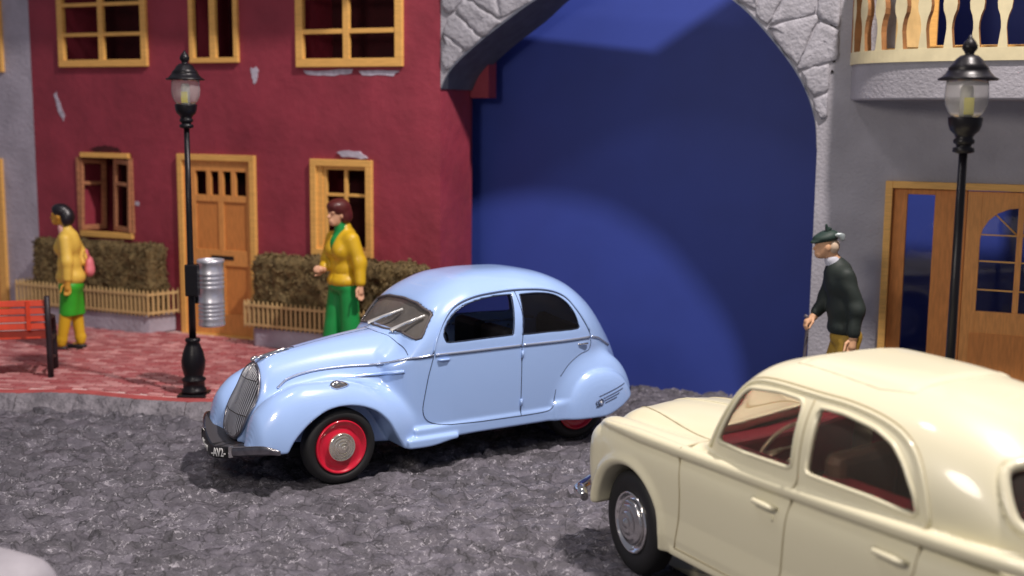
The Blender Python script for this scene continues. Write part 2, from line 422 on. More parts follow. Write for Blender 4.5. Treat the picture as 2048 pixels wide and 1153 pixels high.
# ---------------------------------------------------------------- numpy noise
_T = np.random.RandomState(3).rand(256, 256)
def vnoise(x, y):
    xi = np.floor(x).astype(int); yi = np.floor(y).astype(int); fx = x - xi; fy = y - yi
    fx = fx*fx*(3-2*fx); fy = fy*fy*(3-2*fy); t = lambda a, b: _T[a & 255, b & 255]
    return (t(xi, yi)*(1-fx)+t(xi+1, yi)*fx)*(1-fy) + (t(xi, yi+1)*(1-fx)+t(xi+1, yi+1)*fx)*fy
def fbm(x, y, o=4): return sum(vnoise(x*2**i + 17*i, y*2**i + 31*i) / 2**i for i in range(o)) / (2 - 2**(1-o))
def cells(x, y, size):
    """jittered cells: nearest and second distance, id hash of the nearest"""
    u = x / size; v = y / size; iu = np.floor(u).astype(int); iv = np.floor(v).astype(int)
    d1 = np.full(x.shape, 9.); d2 = d1.copy(); hid = np.zeros(x.shape); hx = np.zeros(x.shape); hy = np.zeros(x.shape)
    for a in (-1, 0, 1):
        for b in (-1, 0, 1):
            ju = iu + a; jv = iv + b; px = ju + .1 + .8*_T[ju & 255, jv & 255]; py = jv + .1 + .8*_T[(ju+91) & 255, (jv+37) & 255]
            d = np.hypot(u - px, v - py); n = d < d1
            d2 = np.where(n, d1, np.minimum(d2, d)); hid = np.where(n, _T[(ju+13) & 255, (jv+7) & 255], hid)
            hx = np.where(n, u - px, hx); hy = np.where(n, v - py, hy); d1 = np.where(n, d, d1)
    return d1, d2, hid, hx, hy

# ---------------------------------------------------------------- facade frame
FA = R(-24); FO = Vector((-4.157, 16.563, 0)); FE = Vector((math.cos(FA), math.sin(FA), 0)); FN = Vector((-math.sin(FA), math.cos(FA), 0))
def fw_(s, n, z): return FO + FE*s + FN*n + Vector((0, 0, z))

# ---------------------------------------------------------------- table, road, backdrop
M_TABLE = mat('table_top', (.20, .16, .13), .6, var=.2)
setp(box('table', -14, 14, 1.0, 22, -.42, -.36, M_TABLE), kind='structure')
card = MB().box(2.2, 15, 1.42, 1.46, -.358, 9.5).build('sky', M_BLUECARD); card.location = FO; card.rotation_euler = (0, 0, FA); setp(card, kind='structure')

def road_mat():
    m = bpy.data.materials.new('dark_slate_road'); m.use_nodes = True; nt = m.node_tree; N = nt.nodes; L = nt.links; b = N['Principled BSDF']
    tc = N.new('ShaderNodeTexCoord')
    def noise(s, d, rough=.6, dist=0):
        n = N.new('ShaderNodeTexNoise'); n.inputs['Scale'].default_value = s; n.inputs['Detail'].default_value = d; n.inputs['Roughness'].default_value = rough; n.inputs['Distortion'].default_value = dist
        L.new(tc.outputs['Object'], n.inputs['Vector']); return n.outputs['Fac']
    def ramp(f, a, ca, c, cc):
        r = N.new('ShaderNodeValToRGB'); e = r.color_ramp.elements; e[0].position = a; e[0].color = (*ca, 1); e[1].position = c; e[1].color = (*cc, 1); L.new(f, r.inputs[0]); return r.outputs[0]
    def mix(fac, a, c):
        x = N.new('ShaderNodeMix'); x.data_type = 'RGBA'; L.new(fac, x.inputs[0]); L.new(a, x.inputs[6]); L.new(c, x.inputs[7]); return x.outputs[2]
    def mul(a, c):
        x = N.new('ShaderNodeMath'); x.operation = 'MULTIPLY'; L.new(a, x.inputs[0]); L.new(c, x.inputs[1]); return x.outputs[0]
    # chips: every chip its own tone and height, thin dark gaps
    wn = N.new('ShaderNodeTexNoise'); wn.inputs['Scale'].default_value = 7; wn.inputs['Detail'].default_value = 4; L.new(tc.outputs['Object'], wn.inputs['Vector'])
    vm = N.new('ShaderNodeVectorMath'); vm.operation = 'MULTIPLY_ADD'; vm.inputs[1].default_value = (.16, .16, .16); L.new(wn.outputs['Color'], vm.inputs[0]); L.new(tc.outputs['Object'], vm.inputs[2])
    def vor(scale, feat, stretch=(1, 1.35, .15)):
        mp = N.new('ShaderNodeMapping'); mp.inputs['Scale'].default_value = stretch; L.new(vm.outputs[0], mp.inputs[0])
        v = N.new('ShaderNodeTexVoronoi'); v.feature = feat; v.inputs['Scale'].default_value = scale; L.new(mp.outputs[0], v.inputs['Vector']); return v
    v1 = vor(8.5, 'F1'); v2 = vor(4.2, 'DISTANCE_TO_EDGE'); v3 = vor(4.2, 'F1')
    sep = N.new('ShaderNodeSeparateColor'); L.new(v1.outputs['Color'], sep.inputs[0]); sep3 = N.new('ShaderNodeSeparateColor'); L.new(v3.outputs['Color'], sep3.inputs[0])
    base = ramp(noise(6, 6), .35, (.090, .084, .099), .68, (.146, .138, .158))
    tone = ramp(sep.outputs[0], 0, (.80, .80, .80), 1, (1.22, 1.2, 1.22)); tone3 = ramp(sep3.outputs[1], 0, (.78, .78, .78), 1, (1.2, 1.2, 1.22))
    def mulc(a, c):
        x = N.new('ShaderNodeMix'); x.data_type = 'RGBA'; x.blend_type = 'MULTIPLY'; x.inputs[0].default_value = 1; L.new(a, x.inputs[6]); L.new(c, x.inputs[7]); return x.outputs[2]
    base = mulc(mulc(base, tone), tone3)
    gap = ramp(v2.outputs['Distance'], .0, (.40, .40, .40), .04, (1, 1, 1)); base = mulc(base, gap)
    f1 = ramp(noise(22, 6, .68, 1.0), .565, (0, 0, 0), .585, (1, 1, 1)); f2 = ramp(noise(6.0, 3), .47, (0, 0, 0), .53, (1, 1, 1))
    f = mul(f1, f2)
    fl = ramp(noise(60, 3), .3, (.22, .208, .232), .7, (.42, .40, .44))
    L.new(mix(f, base, fl), b.inputs['Base Color'])
    b.inputs['Roughness'].default_value = .72
    bp = N.new('ShaderNodeBump'); bp.inputs['Strength'].default_value = 1; bp.inputs['Distance'].default_value = .022
    hs = N.new('ShaderNodeMath'); hs.operation = 'MULTIPLY_ADD'; hs.inputs[1].default_value = .8; L.new(sep.outputs[1], hs.inputs[0]); L.new(noise(38, 6, .6, .8), hs.inputs[2])
    L.new(hs.outputs[0], bp.inputs['Height']); L.new(bp.outputs[0], b.inputs['Normal'])
    return m
M_ROAD = road_mat()
KERB = [(-9.4, 13.15), (-7.5, 13.02), (-5.67, 12.93), (-4.95, 12.96), (-4.4, 12.80), (-3.9, 12.66), (-3.4, 12.60), (-2.9, 12.74), (-2.3, 13.2), (-1.7, 13.95), (-1.15, 14.6), (-.93, 15.05)]
KL = spline(KERB, 6)
PPOLY = [tuple(p) for p in KL] + [tuple(fw_(3.53, .02, 0))[:2], tuple(fw_(-5.8, .02, 0))[:2], (-9.4, 18.0)]
def build_road():
    xs = np.arange(-9.5, 9.5, .026); ys = np.concatenate([np.arange(3.2, 5.5, .05), np.arange(5.5, 18.2, .022)])
    X, Y = np.meshgrid(xs, ys, indexing='ij')
    wx = X + .10*(fbm(X*2.5, Y*2.5, 3)-.5); wy = Y + .10*(fbm(X*2.5+9, Y*2.5+5, 3)-.5)
    d1, d2, hid, hx, hy = cells(wx + .05*np.sin(wy*3), wy*1.5, .25)
    e = np.clip((d2 - d1) / .14, 0, 1)
    Z = .034*(hid - .5) + .034*(e**.6 - 1) + .09*(hx*(hid*5 % 1 - .5) + hy*(hid*11 % 1 - .5)) * e
    q = fbm(X*4.5, Y*7, 5); q8 = q*11; fr = q8 - np.floor(q8); q = (np.floor(q8) + np.clip(fr*3 - 1, 0, 1))/11    # flaky little terraces
    Z += .13*(q - .5); Z += .05*(fbm(X*.6, Y*.6, 2) - .5)
    Z += .026*(fbm(X*17, Y*22, 2) - .5)
    # the sheet ends just behind the arch and under the pavement
    sx = (X - FO.x)*FE.x + (Y - FO.y)*FE.y; nn = (X - FO.x)*FN.x + (Y - FO.y)*FN.y
    Z = Z - .018; Z = np.where(Z > .03, .03 + (Z-.03)*.3, Z)
    # flatten under the tyres
    for tx, ty in ((-1.5, 10.3), (.80, 11.7), (-.9, 12.0), (1.0, 8.35), (2.45, 5.9)):
        w = np.exp(-(((X-tx)**2 + (Y-ty)**2) / .25**2)); Z = Z*(1-w) - .004*w
    dk = poly_sd(X, Y, np.array(PPOLY)); Z = Z + .055*np.exp(-(np.maximum(dk, 0)/.42)**2) - .2*(dk < -.05)
    V = np.stack([X, Y, Z], -1).reshape(-1, 3); nx, ny = X.shape
    I = np.arange(nx*ny).reshape(nx, ny); F = np.stack([I[:-1, :-1], I[1:, :-1], I[1:, 1:], I[:-1, 1:]], -1).reshape(-1, 4)
    keep = (nn < .42)[:-1, :-1].ravel(); F = F[keep]
    o = from_np('road', V, F, M_ROAD); setp(o, kind='structure')
    # body of the sheet below its surface
    b = MB(); P = [(-9.5, 3.2), (9.5, 3.2), (9.5, 9.9), tuple(fw_(14.5, .40, 0))[:2], tuple(fw_(-6, .40, 0))[:2], (-9.5, 18)]
    P = [p for p in P if p != (9.5, 9.9)]
    b.prism(P, lambda x, y: (x, y, -.355), lambda x, y: (x, y, -.075)); setp(b.build('road_base', M_ROAD), kind='structure')
build_road()

# ---------------------------------------------------------------- pavement with clay setts and a grey kerb
M_SETT = mat('rose_clay', (.46, .18, .178), .6, col2=(.33, .10, .105), vscale=5, bump=.4, bscale=30)
M_SETT2 = mat('pale_rose_clay', (.52, .245, .24), .6, var=.2, vscale=5, bump=.4, bscale=30)
M_SETT3 = mat('deep_rose_clay', (.34, .085, .090), .6, var=.15, vscale=5, bump=.4, bscale=30)
M_MORTAR = mat('pale_joint', (.66, .46, .44), .7, var=.1)
M_PAVE = mat('red_pavement_paint', (.42, .085, .085), .55, var=.15, vscale=4, bump=.3, bscale=20)
M_KERB = mat('grey_kerb', (.26, .24, .265), .7, col2=(.14, .13, .145), vscale=5, bump=1, bscale=16, bdist=.05)
back = [tuple(fw_(3.53, .02, 0))[:2], tuple(fw_(-5.8, .02, 0))[:2]]
poly = [tuple(p) for p in KL] + back + [(-9.4, 18.0)]
pave = MB().prism(poly, lambda x, y: (x, y, -.07), lambda x, y: (x, y, .158)).build('pavement', M_MORTAR); setp(pave, kind='structure')
A_ = []; b = MB()
for i, p in enumerate(KL):
    d = KL[min(i+1, len(KL)-1)] - KL[max(i-1, 0)]; d /= np.linalg.norm(d); nn = np.array([-d[1], d[0]]); q = p + nn*.16
    A_.append((b.bm.verts.new((p[0], p[1], .158)), b.bm.verts.new((p[0], p[1], .170)), b.bm.verts.new((q[0], q[1], .170)), b.bm.verts.new((q[0], q[1], .158))))
for a_, c_ in zip(A_[:-1], A_[1:]):
    for k in range(3): b.bm.faces.new((a_[k], c_[k], c_[k+1], a_[k+1]))
b.build('border_strip', M_PAVE, pave)
def build_setts():
    P = np.array(poly); spots = []
    L0, W0 = .190, .092; ang = R(-6)
    for j in range(-50, 75):
        for i in range(-50, 50):
            x = (i + .5*(j % 2)) * L0; y = j * W0 + .035*math.sin(x*2.6)
            X = -4 + x*math.cos(ang) - y*math.sin(ang); Y = 14.2 + x*math.sin(ang) + y*math.cos(ang)
            if -6.9 < X < 0 and 12.5 < Y < 18.5: spots.append((X, Y, random.random()))
    S = np.array(spots); d = poly_sd(S[:, 0], S[:, 1], P); S = S[d < -.21]
    # clear of the planters' feet is not needed: they stand on the setts; only what can be seen is built
    S = S[(S[:, 0] > -S[:, 1]*.455 - .3)]
    S = S[np.argsort(S[:, 1])]
    def sett(bm, X, Y, z, tilt, a, mi):
        M = Matrix.Translation((X, Y, z)) @ Matrix.Rotation(a, 4, 'Z') @ Matrix.Rotation(tilt[0], 4, 'X') @ Matrix.Rotation(tilt[1], 4, 'Y')
        lx, ly = L0/2 - .009, W0/2 - .010; r = .012
        lo = [bm.verts.new(M @ Vector(c)) for c in ((-lx, -ly, -.02), (lx, -ly, -.02), (lx, ly, -.02), (-lx, ly, -.02))]
        md = [bm.verts.new(M @ Vector(c)) for c in ((-lx, -ly, .018), (lx, -ly, .018), (lx, ly, .018), (-lx, ly, .018))]
        hi = [bm.verts.new(M @ Vector(c)) for c in ((-lx+r, -ly+r, .028), (lx-r, -ly+r, .028), (lx-r, ly-r, .028), (-lx+r, ly-r, .028))]
        for A, B in ((lo, md), (md, hi)):
            for k in range(4): bm.faces.new((A[k], A[(k+1) % 4], B[(k+1) % 4], B[k])).material_index = mi
        bm.faces.new(hi).material_index = mi
    protos = []
    for q, mm in enumerate((M_SETT, M_SETT2, M_SETT3)):
        bm = bmesh.new(); sett(bm, 0, 0, 0, (0, 0), 0, 0); me = bpy.data.meshes.new('brick'); bm.to_mesh(me); bm.free(); me.materials.append(mm); protos.append(me)
    pick = lambda r: 0 if r < .5 else (1 if r < .78 else 2)
    for X, Y, r in S[:300]:
        o = bpy.data.objects.new('brick', protos[pick(r)]); COL.objects.link(o); o.parent = pave
        o.location = (X, Y, .155 + random.uniform(-.004, .005)); o.rotation_euler = (random.gauss(0, .03), random.gauss(0, .02), ang + random.gauss(0, .02))
    bm = bmesh.new()
    for X, Y, r in S[300:]: sett(bm, X, Y, .155 + random.uniform(-.004, .005), (random.gauss(0, .03), random.gauss(0, .02)), ang + random.gauss(0, .02), pick(r))
    me = bpy.data.meshes.new('brick_field'); bm.to_mesh(me); bm.free()
    setp(link('brick_field', me, [M_SETT, M_SETT2, M_SETT3], pave), kind='stuff')
build_setts()
kerb = thing('kerb', kind='structure')
def build_kerb():
    L = [0]
    for a, b in zip(KL[:-1], KL[1:]): L.append(L[-1] + np.linalg.norm(b - a))
    L = np.array(L); at = lambda t: np.array([np.interp(t, L, KL[:, 0]), np.interp(t, L, KL[:, 1])])
    t = 0
    while t < L[-1] - .2:
        w = random.uniform(.55, .95); t1 = min(t + w, L[-1]); n = 14; ps = []
        prof = [(.05, .145), (.045, .166), (.0, .170), (-.04, .160), (-.075, .13), (-.11, .085), (-.15, .05), (-.21, .01), (-.22, -.06)]
        V = []; 
        for k in range(n):
            tt = t + .003 + (t1 - t - .006) * k/(n-1); p = at(tt); d = at(tt+.02) - at(tt-.02); d /= np.linalg.norm(d); nn = np.array([-d[1], d[0]])
            end = min(k, n-1-k) == 0
            for c, z in prof:
                cc = c + .09*(fbm(np.array(p[0]*4.), np.array(z*9+c*7.), 3)-.5)*(c < .04); zz = z - (.006 if end else 0) + (.07*(fbm(np.array(p[0]*6+3.), np.array(p[1]*6+c*8), 3)-.5) if c < .0 else 0)
                q = p + nn*cc; V.append((q[0], q[1], zz))
        m = len(prof); F = [[i*m+j, i*m+j+1, (i+1)*m+j+1, (i+1)*m+j] for i in range(n-1) for j in range(m-1)]
        from_np('kerb_stone', V, F, M_KERB, kerb)
        t = t1
build_kerb()

# ---------------------------------------------------------------- walls with openings
def wall(name, s0, s1, z0, z1, holes, thick, m, parent, mi_rev=None, jit=0):
    """slab in the facade frame with rectangular holes (s0,s1,z0,z1), n from 0 to thick"""
    S = sorted({s0, s1, *[v for h in holes for v in h[:2]]}); Z = sorted({z0, z1, *[v for h in holes for v in h[2:]]})
    S = [v for v in S if s0 <= v <= s1]; Z = [v for v in Z if z0 <= v <= z1]
    solid = lambda a, b: not any(h[0] <= a and b[0] <= 9e9 and h[0] <= a < h[1] and h[2] <= b < h[3] for h in holes) if False else not any(h[0] - 1e-6 <= a < h[1] - 1e-6 and h[2] - 1e-6 <= b < h[3] - 1e-6 for h in holes)
    bm = bmesh.new(); vd = {}
    def v(a, n, b):
        k = (round(a, 4), n, round(b, 4))
        if k not in vd: vd[k] = bm.verts.new((a, n, b))
        return vd[k]
    nS, nZ = len(S)-1, len(Z)-1
    ok = [[solid(S[i], Z[j]) for j in range(nZ)] for i in range(nS)]
    for i in range(nS):
        for j in range(nZ):
            if not ok[i][j]: continue
            a, b, c, d = S[i], S[i+1], Z[j], Z[j+1]
            bm.faces.new((v(a, 0, c), v(b, 0, c), v(b, 0, d), v(a, 0, d))); bm.faces.new((v(a, thick, c), v(a, thick, d), v(b, thick, d), v(b, thick, c)))
            for (di, dj, p, q) in ((-1, 0, (a, c), (a, d)), (1, 0, (b, d), (b, c)), (0, -1, (b, c), (a, c)), (0, 1, (a, d), (b, d))):
                ii, jj = i+di, j+dj
                if not (0 <= ii < nS and 0 <= jj < nZ) or not ok[ii][jj]:
                    bm.faces.new((v(p[0], 0, p[1]), v(q[0], 0, q[1]), v(q[0], thick, q[1]), v(p[0], thick, p[1])))
    bmesh.ops.recalc_face_normals(bm, faces=bm.faces)
    me = bpy.data.meshes.new(name); bm.to_mesh(me); bm.free(); return link(name, me, m, parent)
def frame_mb(s0, s1, z0, z1, t, n0, n1, b=None):
    b = b or MB(); b.box(s0, s1, n0, n1, z0, z0+t); b.box(s0, s1, n0, n1, z1-t, z1); b.box(s0, s0+t, n0, n1, z0+t, z1-t); b.box(s1-t, s1, n0, n1, z0+t, z1-t); return b
def chip(pts, m, parent, n=-.006, t=.012, name='paint_chip'):
    P = []
    for i in range(len(pts)):
        a, b = np.array(pts[i]), np.array(pts[(i+1) % len(pts)])
        for k in range(4): P.append(tuple(a + (b-a)*k/4 + np.random.normal(0, .008, 2)))
    return MB().prism(P, lambda a, c: (a, n + t, c), lambda a, c: (a, n, c)).build(name, m, parent)

# red house
red = thing('red_house', FO, FA, 'maroon plastered house with wooden windows and an orange wooden door', 'house')
H_red = [(-2.69, -1.065, 3.90, 5.25), (-.32, .49, 3.945, 5.25), (1.42, 3.02, 3.875, 5.25), (-.585, .723, .16, 2.70), (1.62, 2.56, 1.40, 2.68), (-2.42, -1.44, 1.45, 2.68)]
wall('wall', -3.27, 3.54, -.07, 6.0, H_red, .85, M_RED, red)
MB().box(3.40, 3.80, .87, 1.10, 3.50, 4.6).box(3.2, 3.45, .87, 1.10, -.3, 3.5).build('rear_wall', M_RED, red)
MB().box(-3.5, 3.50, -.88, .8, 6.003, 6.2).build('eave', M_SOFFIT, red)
# dark sheet behind the openings; room shade is in its colour
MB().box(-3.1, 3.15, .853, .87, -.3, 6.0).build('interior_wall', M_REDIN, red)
def window(s0, s1, z0, z1, rails, mull, t=.10, jamb=.09, n0=-.05, double=False, m=M_PINE):
    w = frame_mb(s0, s1, z0, z1, t, n0, n0+.075).build('window', m, red, bevel=.006)
    for q in mull: MB().box(q-jamb/2, q+jamb/2, n0+.004, n0+.065, z0+t, z1-t).build('mullion', m, w, bevel=.004)
    edges = [s0+t] + [v for q in mull for v in (q-jamb/2, q+jamb/2)] + [s1-t]
    for zr, th in rails:
        for a, b in zip(edges[0::2], edges[1::2]): MB().box(a, b, n0+.010, n0+.055, zr-th/2, zr+th/2).build('glazing_bar', m, w, bevel=.003)
    return w
w1 = window(-2.69, -1.065, 3.905, 5.25, [(4.36, .05), (4.78, .05)], [-1.885])
setp(w1, 'upper window of six openings left of the street lamp')
w2 = window(-.32, .49, 3.945, 5.25, [], [.075], t=.07, jamb=.10); setp(w2, 'narrow upper window with two tall casements')
w3 = window(1.42, 3.02, 3.875, 5.25, [(4.33, .06), (4.78, .06)], [2.19], t=.11); setp(w3, 'upper window with broad pale frame near the arch')
# lower right window: frame with an inner casement
w4 = window(1.62, 2.56, 1.40, 2.68, [], [], t=.09, n0=-.06); setp(w4, 'lower window behind the woman in green trousers')
c4 = frame_mb(1.79, 2.50, 1.48, 2.60, .055, .0, .05).build('casement', M_PINE, w4, bevel=.004)
MB().box(2.115, 2.165, .005, .045, 1.53, 2.55).box(1.845, 2.115, .008, .04, 2.195, 2.235).box(2.165, 2.445, .008, .04, 2.195, 2.235).build('glazing_bar', M_PINE, w4, bevel=.003)
MB().box(1.71, 1.79, -.02, .05, 1.49, 2.59).build('jamb', M_PINE, w4)
# lower left window: weathered, both leaves folded outwards
w5 = box('window', -2.42, -1.44, -.05, .03, 1.45, 1.53, M_PINE, red, bevel=.005)
box('head', -2.36, -1.47, -.05, .03, 2.61, 2.68, M_PINE, w5, bevel=.005)
for a_ in (-2.46, -1.47): box('jamb', a_, a_+.055, -.03, .03, 1.53, 2.61, M_PINE2, w5, bevel=.005)
setp(w5, 'weathered lower window with both leaves standing open')
for side, (h, a) in enumerate(((-2.40, -48), (-1.47, 228))):
    b = MB(); wd = .42
    b.box(0, .05, -.02, .02, 0, 1.04).box(wd-.07, wd, -.02, .02, 0, 1.04).box(.05, wd-.07, -.02, .02, 0, .07).box(.05, wd-.07, -.02, .02, .97, 1.04).box(.05, wd-.07, -.018, .018, .66, .71)
    o = b.build('casement', M_PINE2, w5, bevel=.004); o.location = (h, -.04, 1.545); o.rotation_euler = (R(1), R(-1.5 if side else 1.5), R(76 if side == 0 else 163))
# front door
dr = thing('door'); dr.parent = red; 
frame_mb(-.585, .723, .10, 2.70, .085, -.06, .04).build('door_frame', M_PINE, dr, bevel=.005)
b = MB(); N0, N1 = -.02, .03
b.box(-.50, -.30, N0, N1, .185, 2.615); b.box(.56, .638, N0, N1, .185, 2.615)
b.box(-.30, .56, N0, N1, 2.47, 2.615); b.box(-.30, .56, N0, N1, 2.05, 2.14); b.box(-.30, .56, N0, N1, 1.16, 1.38); b.box(-.30, .56, N0, N1, .185, .48); b.box(.085, .175, N0, N1, 1.38, 2.05); b.box(.085, .175, N0, N1, .48, 1.16)
for q in (-.075, .135, .345): b.box(q-.035, q+.035, N0, N1, 2.14, 2.47)
b.build('door_leaf', M_DOOR, dr, bevel=.004)
for a0, a1 in ((-.30, .085), (.175, .56)):
    for c0, c1 in ((1.38, 2.05), (.48, 1.16)): box('door_panel', a0+.002, a1-.002, .0, .025, c0+.002, c1-.002, M_DOORP, dr)
box('letter_slot', -.05, .33, -.026, -.019, 1.245, 1.30, M_DARK, dr)
box('door_step', -.60, .74, -.09, .1, .06, .10, M_DARK, dr)
# flaked spots where the grey shows
for pts in ([(-2.86, 3.50), (-2.81, 3.55), (-2.66, 3.22), (-2.68, 3.14), (-2.73, 3.20)], [(.66, 3.88), (.78, 3.87), (.78, 3.72), (.73, 3.66), (.68, 3.74)], [(1.50, 3.83), (2.26, 3.84), (2.25, 3.79), (1.9, 3.77), (1.58, 3.775)],
            [(2.36, 3.83), (2.96, 3.82), (2.86, 3.765), (2.42, 3.775)], [(-1.40, 1.99), (-1.33, 1.99), (-1.32, 1.94), (-1.39, 1.935)]): chip(pts, M_LILAC2, red)
chip([(2.02, 2.785), (2.35, 2.80), (2.50, 2.70), (2.12, 2.715)], M_LILAC2, red, n=-.03, t=.035)
chip([(-2.2, 2.73), (-1.9, 2.79), (-1.7, 2.76), (-1.62, 2.71), (-2.1, 2.70)], M_REDIN, red, n=-.012, t=.015)

# lilac house on the far left
lil = thing('lilac_house', FO, FA, 'pale lilac grey house front at the left edge with slivers of wooden frames', 'house')
wall('wall', -7.2, -3.275, -.07, 6.0, [(-5.1, -3.86, 3.86, 5.3), (-5.4, -4.0, .2, 2.5)], .6, M_LILAC, lil)
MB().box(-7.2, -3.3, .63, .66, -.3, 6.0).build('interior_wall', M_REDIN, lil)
w = frame_mb(-5.1, -3.80, 3.84, 5.3, .10, -.05, .03).build('window', M_PINE, lil, bevel=.005); MB().box(-4.5, -4.42, -.04, .02, 3.94, 5.2).build('mullion', M_PINE, w)
w = frame_mb(-5.4, -3.93, .16, 2.55, .14, -.05, .03).build('door_frame', M_PINE, lil, bevel=.005); MB().box(-5.26, -4.07, -.01, .03, .3, 2.41).build('door_panel', M_DOOR, w)

# ---------------------------------------------------------------- stone arch
arch = thing('stone_arch', FO, FA, 'grey painted stone arch joining the maroon house to the grey house', 'arch')
INT = spline([(3.56, 3.60), (3.70, 3.84), (4.0, 4.10), (4.355, 4.35), (4.85, 4.66), (5.4, 4.88), (5.95, 4.95), (6.6, 4.87), (7.21, 4.58), (7.65, 4.16), (8.0, 3.70), (8.17, 3.29), (8.21, 2.95)], 5)
def build_arch():
    b = MB(); P = [tuple(p) for p in INT]
    b.prism([(8.44, 5.352), (8.44, 6.9), (7.75, 6.5), (6.3, 5.73), (3.545, 5.73), (3.545, 5.352)] if False else [(8.4447, 5.102), (8.4447, 6.9), (7.75, 6.5), (6.3, 5.55), (3.545, 5.55), (3.545, 5.102)], lambda a, c: (a, .28, c), lambda a, c: (a, .0, c))
    outer = [(8.4447, 2.95), (8.4447, 5.10), (3.545, 5.10), (3.545, 3.60)]
    dep = lambda a: float(pchip([(3.5, 1.0), (4.5, 1.0), (5.2, .66), (8.5, .66)], a))
    b.prism(P + outer, lambda a, c: (a, dep(a), c), lambda a, c: (a, .0, c))
    o = b.build('arch_wall', [M_GREY], arch)
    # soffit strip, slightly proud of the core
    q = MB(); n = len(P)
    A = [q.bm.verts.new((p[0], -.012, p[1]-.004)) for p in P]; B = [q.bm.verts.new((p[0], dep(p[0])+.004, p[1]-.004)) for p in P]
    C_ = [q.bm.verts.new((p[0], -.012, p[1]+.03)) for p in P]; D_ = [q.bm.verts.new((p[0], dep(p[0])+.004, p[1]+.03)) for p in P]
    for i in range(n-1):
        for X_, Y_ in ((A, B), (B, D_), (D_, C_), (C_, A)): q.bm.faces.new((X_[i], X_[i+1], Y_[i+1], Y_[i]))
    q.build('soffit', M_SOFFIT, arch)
    # voussoir-like stones: jittered cells around the opening, clipped to it, each one raised and rough
    rs = np.random.RandomState(11); c = np.array([5.92, 2.95]); pts = []
    for ring, (f, na) in enumerate(((1.10, 27), (1.33, 24), (1.62, 23), (1.95, 22))):
        for k in range(na):
            a = math.pi*(k + .5*(ring % 2) + rs.uniform(-.22, .22))/(na-1); pts.append(c + np.array([2.33*math.cos(a), 2.02*math.sin(a)])*(f + rs.uniform(-.05, .05)))
    pts = np.array(pts)
    def clip(poly, p, nrm):
        out = []
        for i in range(len(poly)):
            a, bb = poly[i], poly[(i+1) % len(poly)]; da, db = (a-p) @ nrm, (bb-p) @ nrm
            if da <= 0: out.append(a)
            if da*db < 0: out.append(a + (bb-a)*da/(da-db))
        return out
    K = INT
    for i, p in enumerate(pts):
        if p[1] < 3.2 or p[0] < 3.5 or p[0] > 8.6 or p[1] > 6.3: continue
        poly = [p + np.array(d) for d in ((-.6, -.6), (.6, -.6), (.6, .6), (-.6, .6))]
        for j, q_ in enumerate(pts):
            if j == i: continue
            d = q_ - p; L = np.linalg.norm(d)
            if L > 1.3: continue
            d /= L; poly = clip(poly, (p+q_)/2 - d*.007, d)
            if len(poly) < 3: break
        for pt, nr in (((3.56, 0), (-1, 0)), ((8.40 if p[1] > 4.0 else 8.31, 0), (1, 0)), ((0, 5.52), (0, 1))):
            if len(poly) >= 3: poly = clip(poly, np.array(pt), np.array(nr, float))
        if len(poly) < 3: continue
        # clip against the local intrados line
        cen = np.mean(poly, 0); k = int(np.argmin(np.linalg.norm(K - cen, axis=1))); k = min(max(k, 1), len(K)-2)
        for kk in (k-3, k, k+3):
            kk = min(max(kk, 1), len(K)-2); t = K[kk+1]-K[kk-1]; t /= np.linalg.norm(t); nr = np.array([t[1], -t[0]])
            if len(poly) >= 3: poly = clip(poly, K[kk] - nr*.004, nr)
        if len(poly) < 3: continue
        A = .5*abs(sum(poly[a_][0]*poly[a_-1][1]-poly[a_-1][0]*poly[a_][1] for a_ in range(len(poly))))
        if A < .012: continue
        # subdivide the outline, roughen it, raise the face
        out = []
        for a_ in range(len(poly)):
            s_, e_ = poly[a_], poly[(a_+1) % len(poly)]; n_ = max(1, int(np.linalg.norm(e_-s_)/.06))
            for m_ in range(n_): out.append(s_ + (e_-s_)*m_/n_)
        out = np.array(out); cen = out.mean(0); out = out + rs.normal(0, .007, out.shape)
        hgt = rs.uniform(.016, .036); bm = bmesh.new(); rings = []
        for f, nn in ((1.0, .002), (.985, -hgt*.6), (.93, -hgt*.92), (.72, -hgt*1.05), (.35, -hgt*1.1)):
            rings.append([bm.verts.new((*(cen + (v-cen)*f)[:1], nn + (rs.normal(0, .004) if f < 1 else 0), (cen + (v-cen)*f)[1])) for v in out])
        for A_, B_ in zip(rings[:-1], rings[1:]):
            for m_ in range(len(out)): bm.faces.new((A_[m_], A_[(m_+1) % len(out)], B_[(m_+1) % len(out)], B_[m_]))
        bm.faces.new(rings[-1]); bmesh.ops.recalc_face_normals(bm, faces=bm.faces)
        me = bpy.data.meshes.new('stone'); bm.to_mesh(me); bm.free(); me.shade_smooth(); link('stone', me, M_STONE, arch)
build_arch()

# ---------------------------------------------------------------- grey house on the right, with balcony and double door
gh = thing('grey_house', FO, FA, 'grey plastered house with curved wooden balcony over an orange double door', 'house')
wall('wall', 8.215, 14.5, -.07, 7.6, [(8.99, 11.75, -.07, 2.60), (9.30, 11.6, 3.96, 6.1), (8.2, 8.445, 2.95, 7.7)], .30, M_GREY, gh)
MB().box(8.13, 8.218, .0, .95, 2.2, 3.0).build('impost', M_GREY, gh) if False else None
for a_, c_, r_ in ((8.33, 4.28, .035), (8.36, 4.14, .028), (8.34, 4.02, .020), (8.35, 3.90, .022), (8.34, 3.78, .018), (8.31, 4.42, .022)):
    chip([(a_ + r_*.7*math.cos(t_), c_ + r_*math.sin(t_)) for t_ in np.linspace(0, 2*math.pi, 7)[:-1]], M_DARK, gh, n=-.008, t=.012, name='pit_shade')  # flat dark chips: the shade inside each pit is only colour
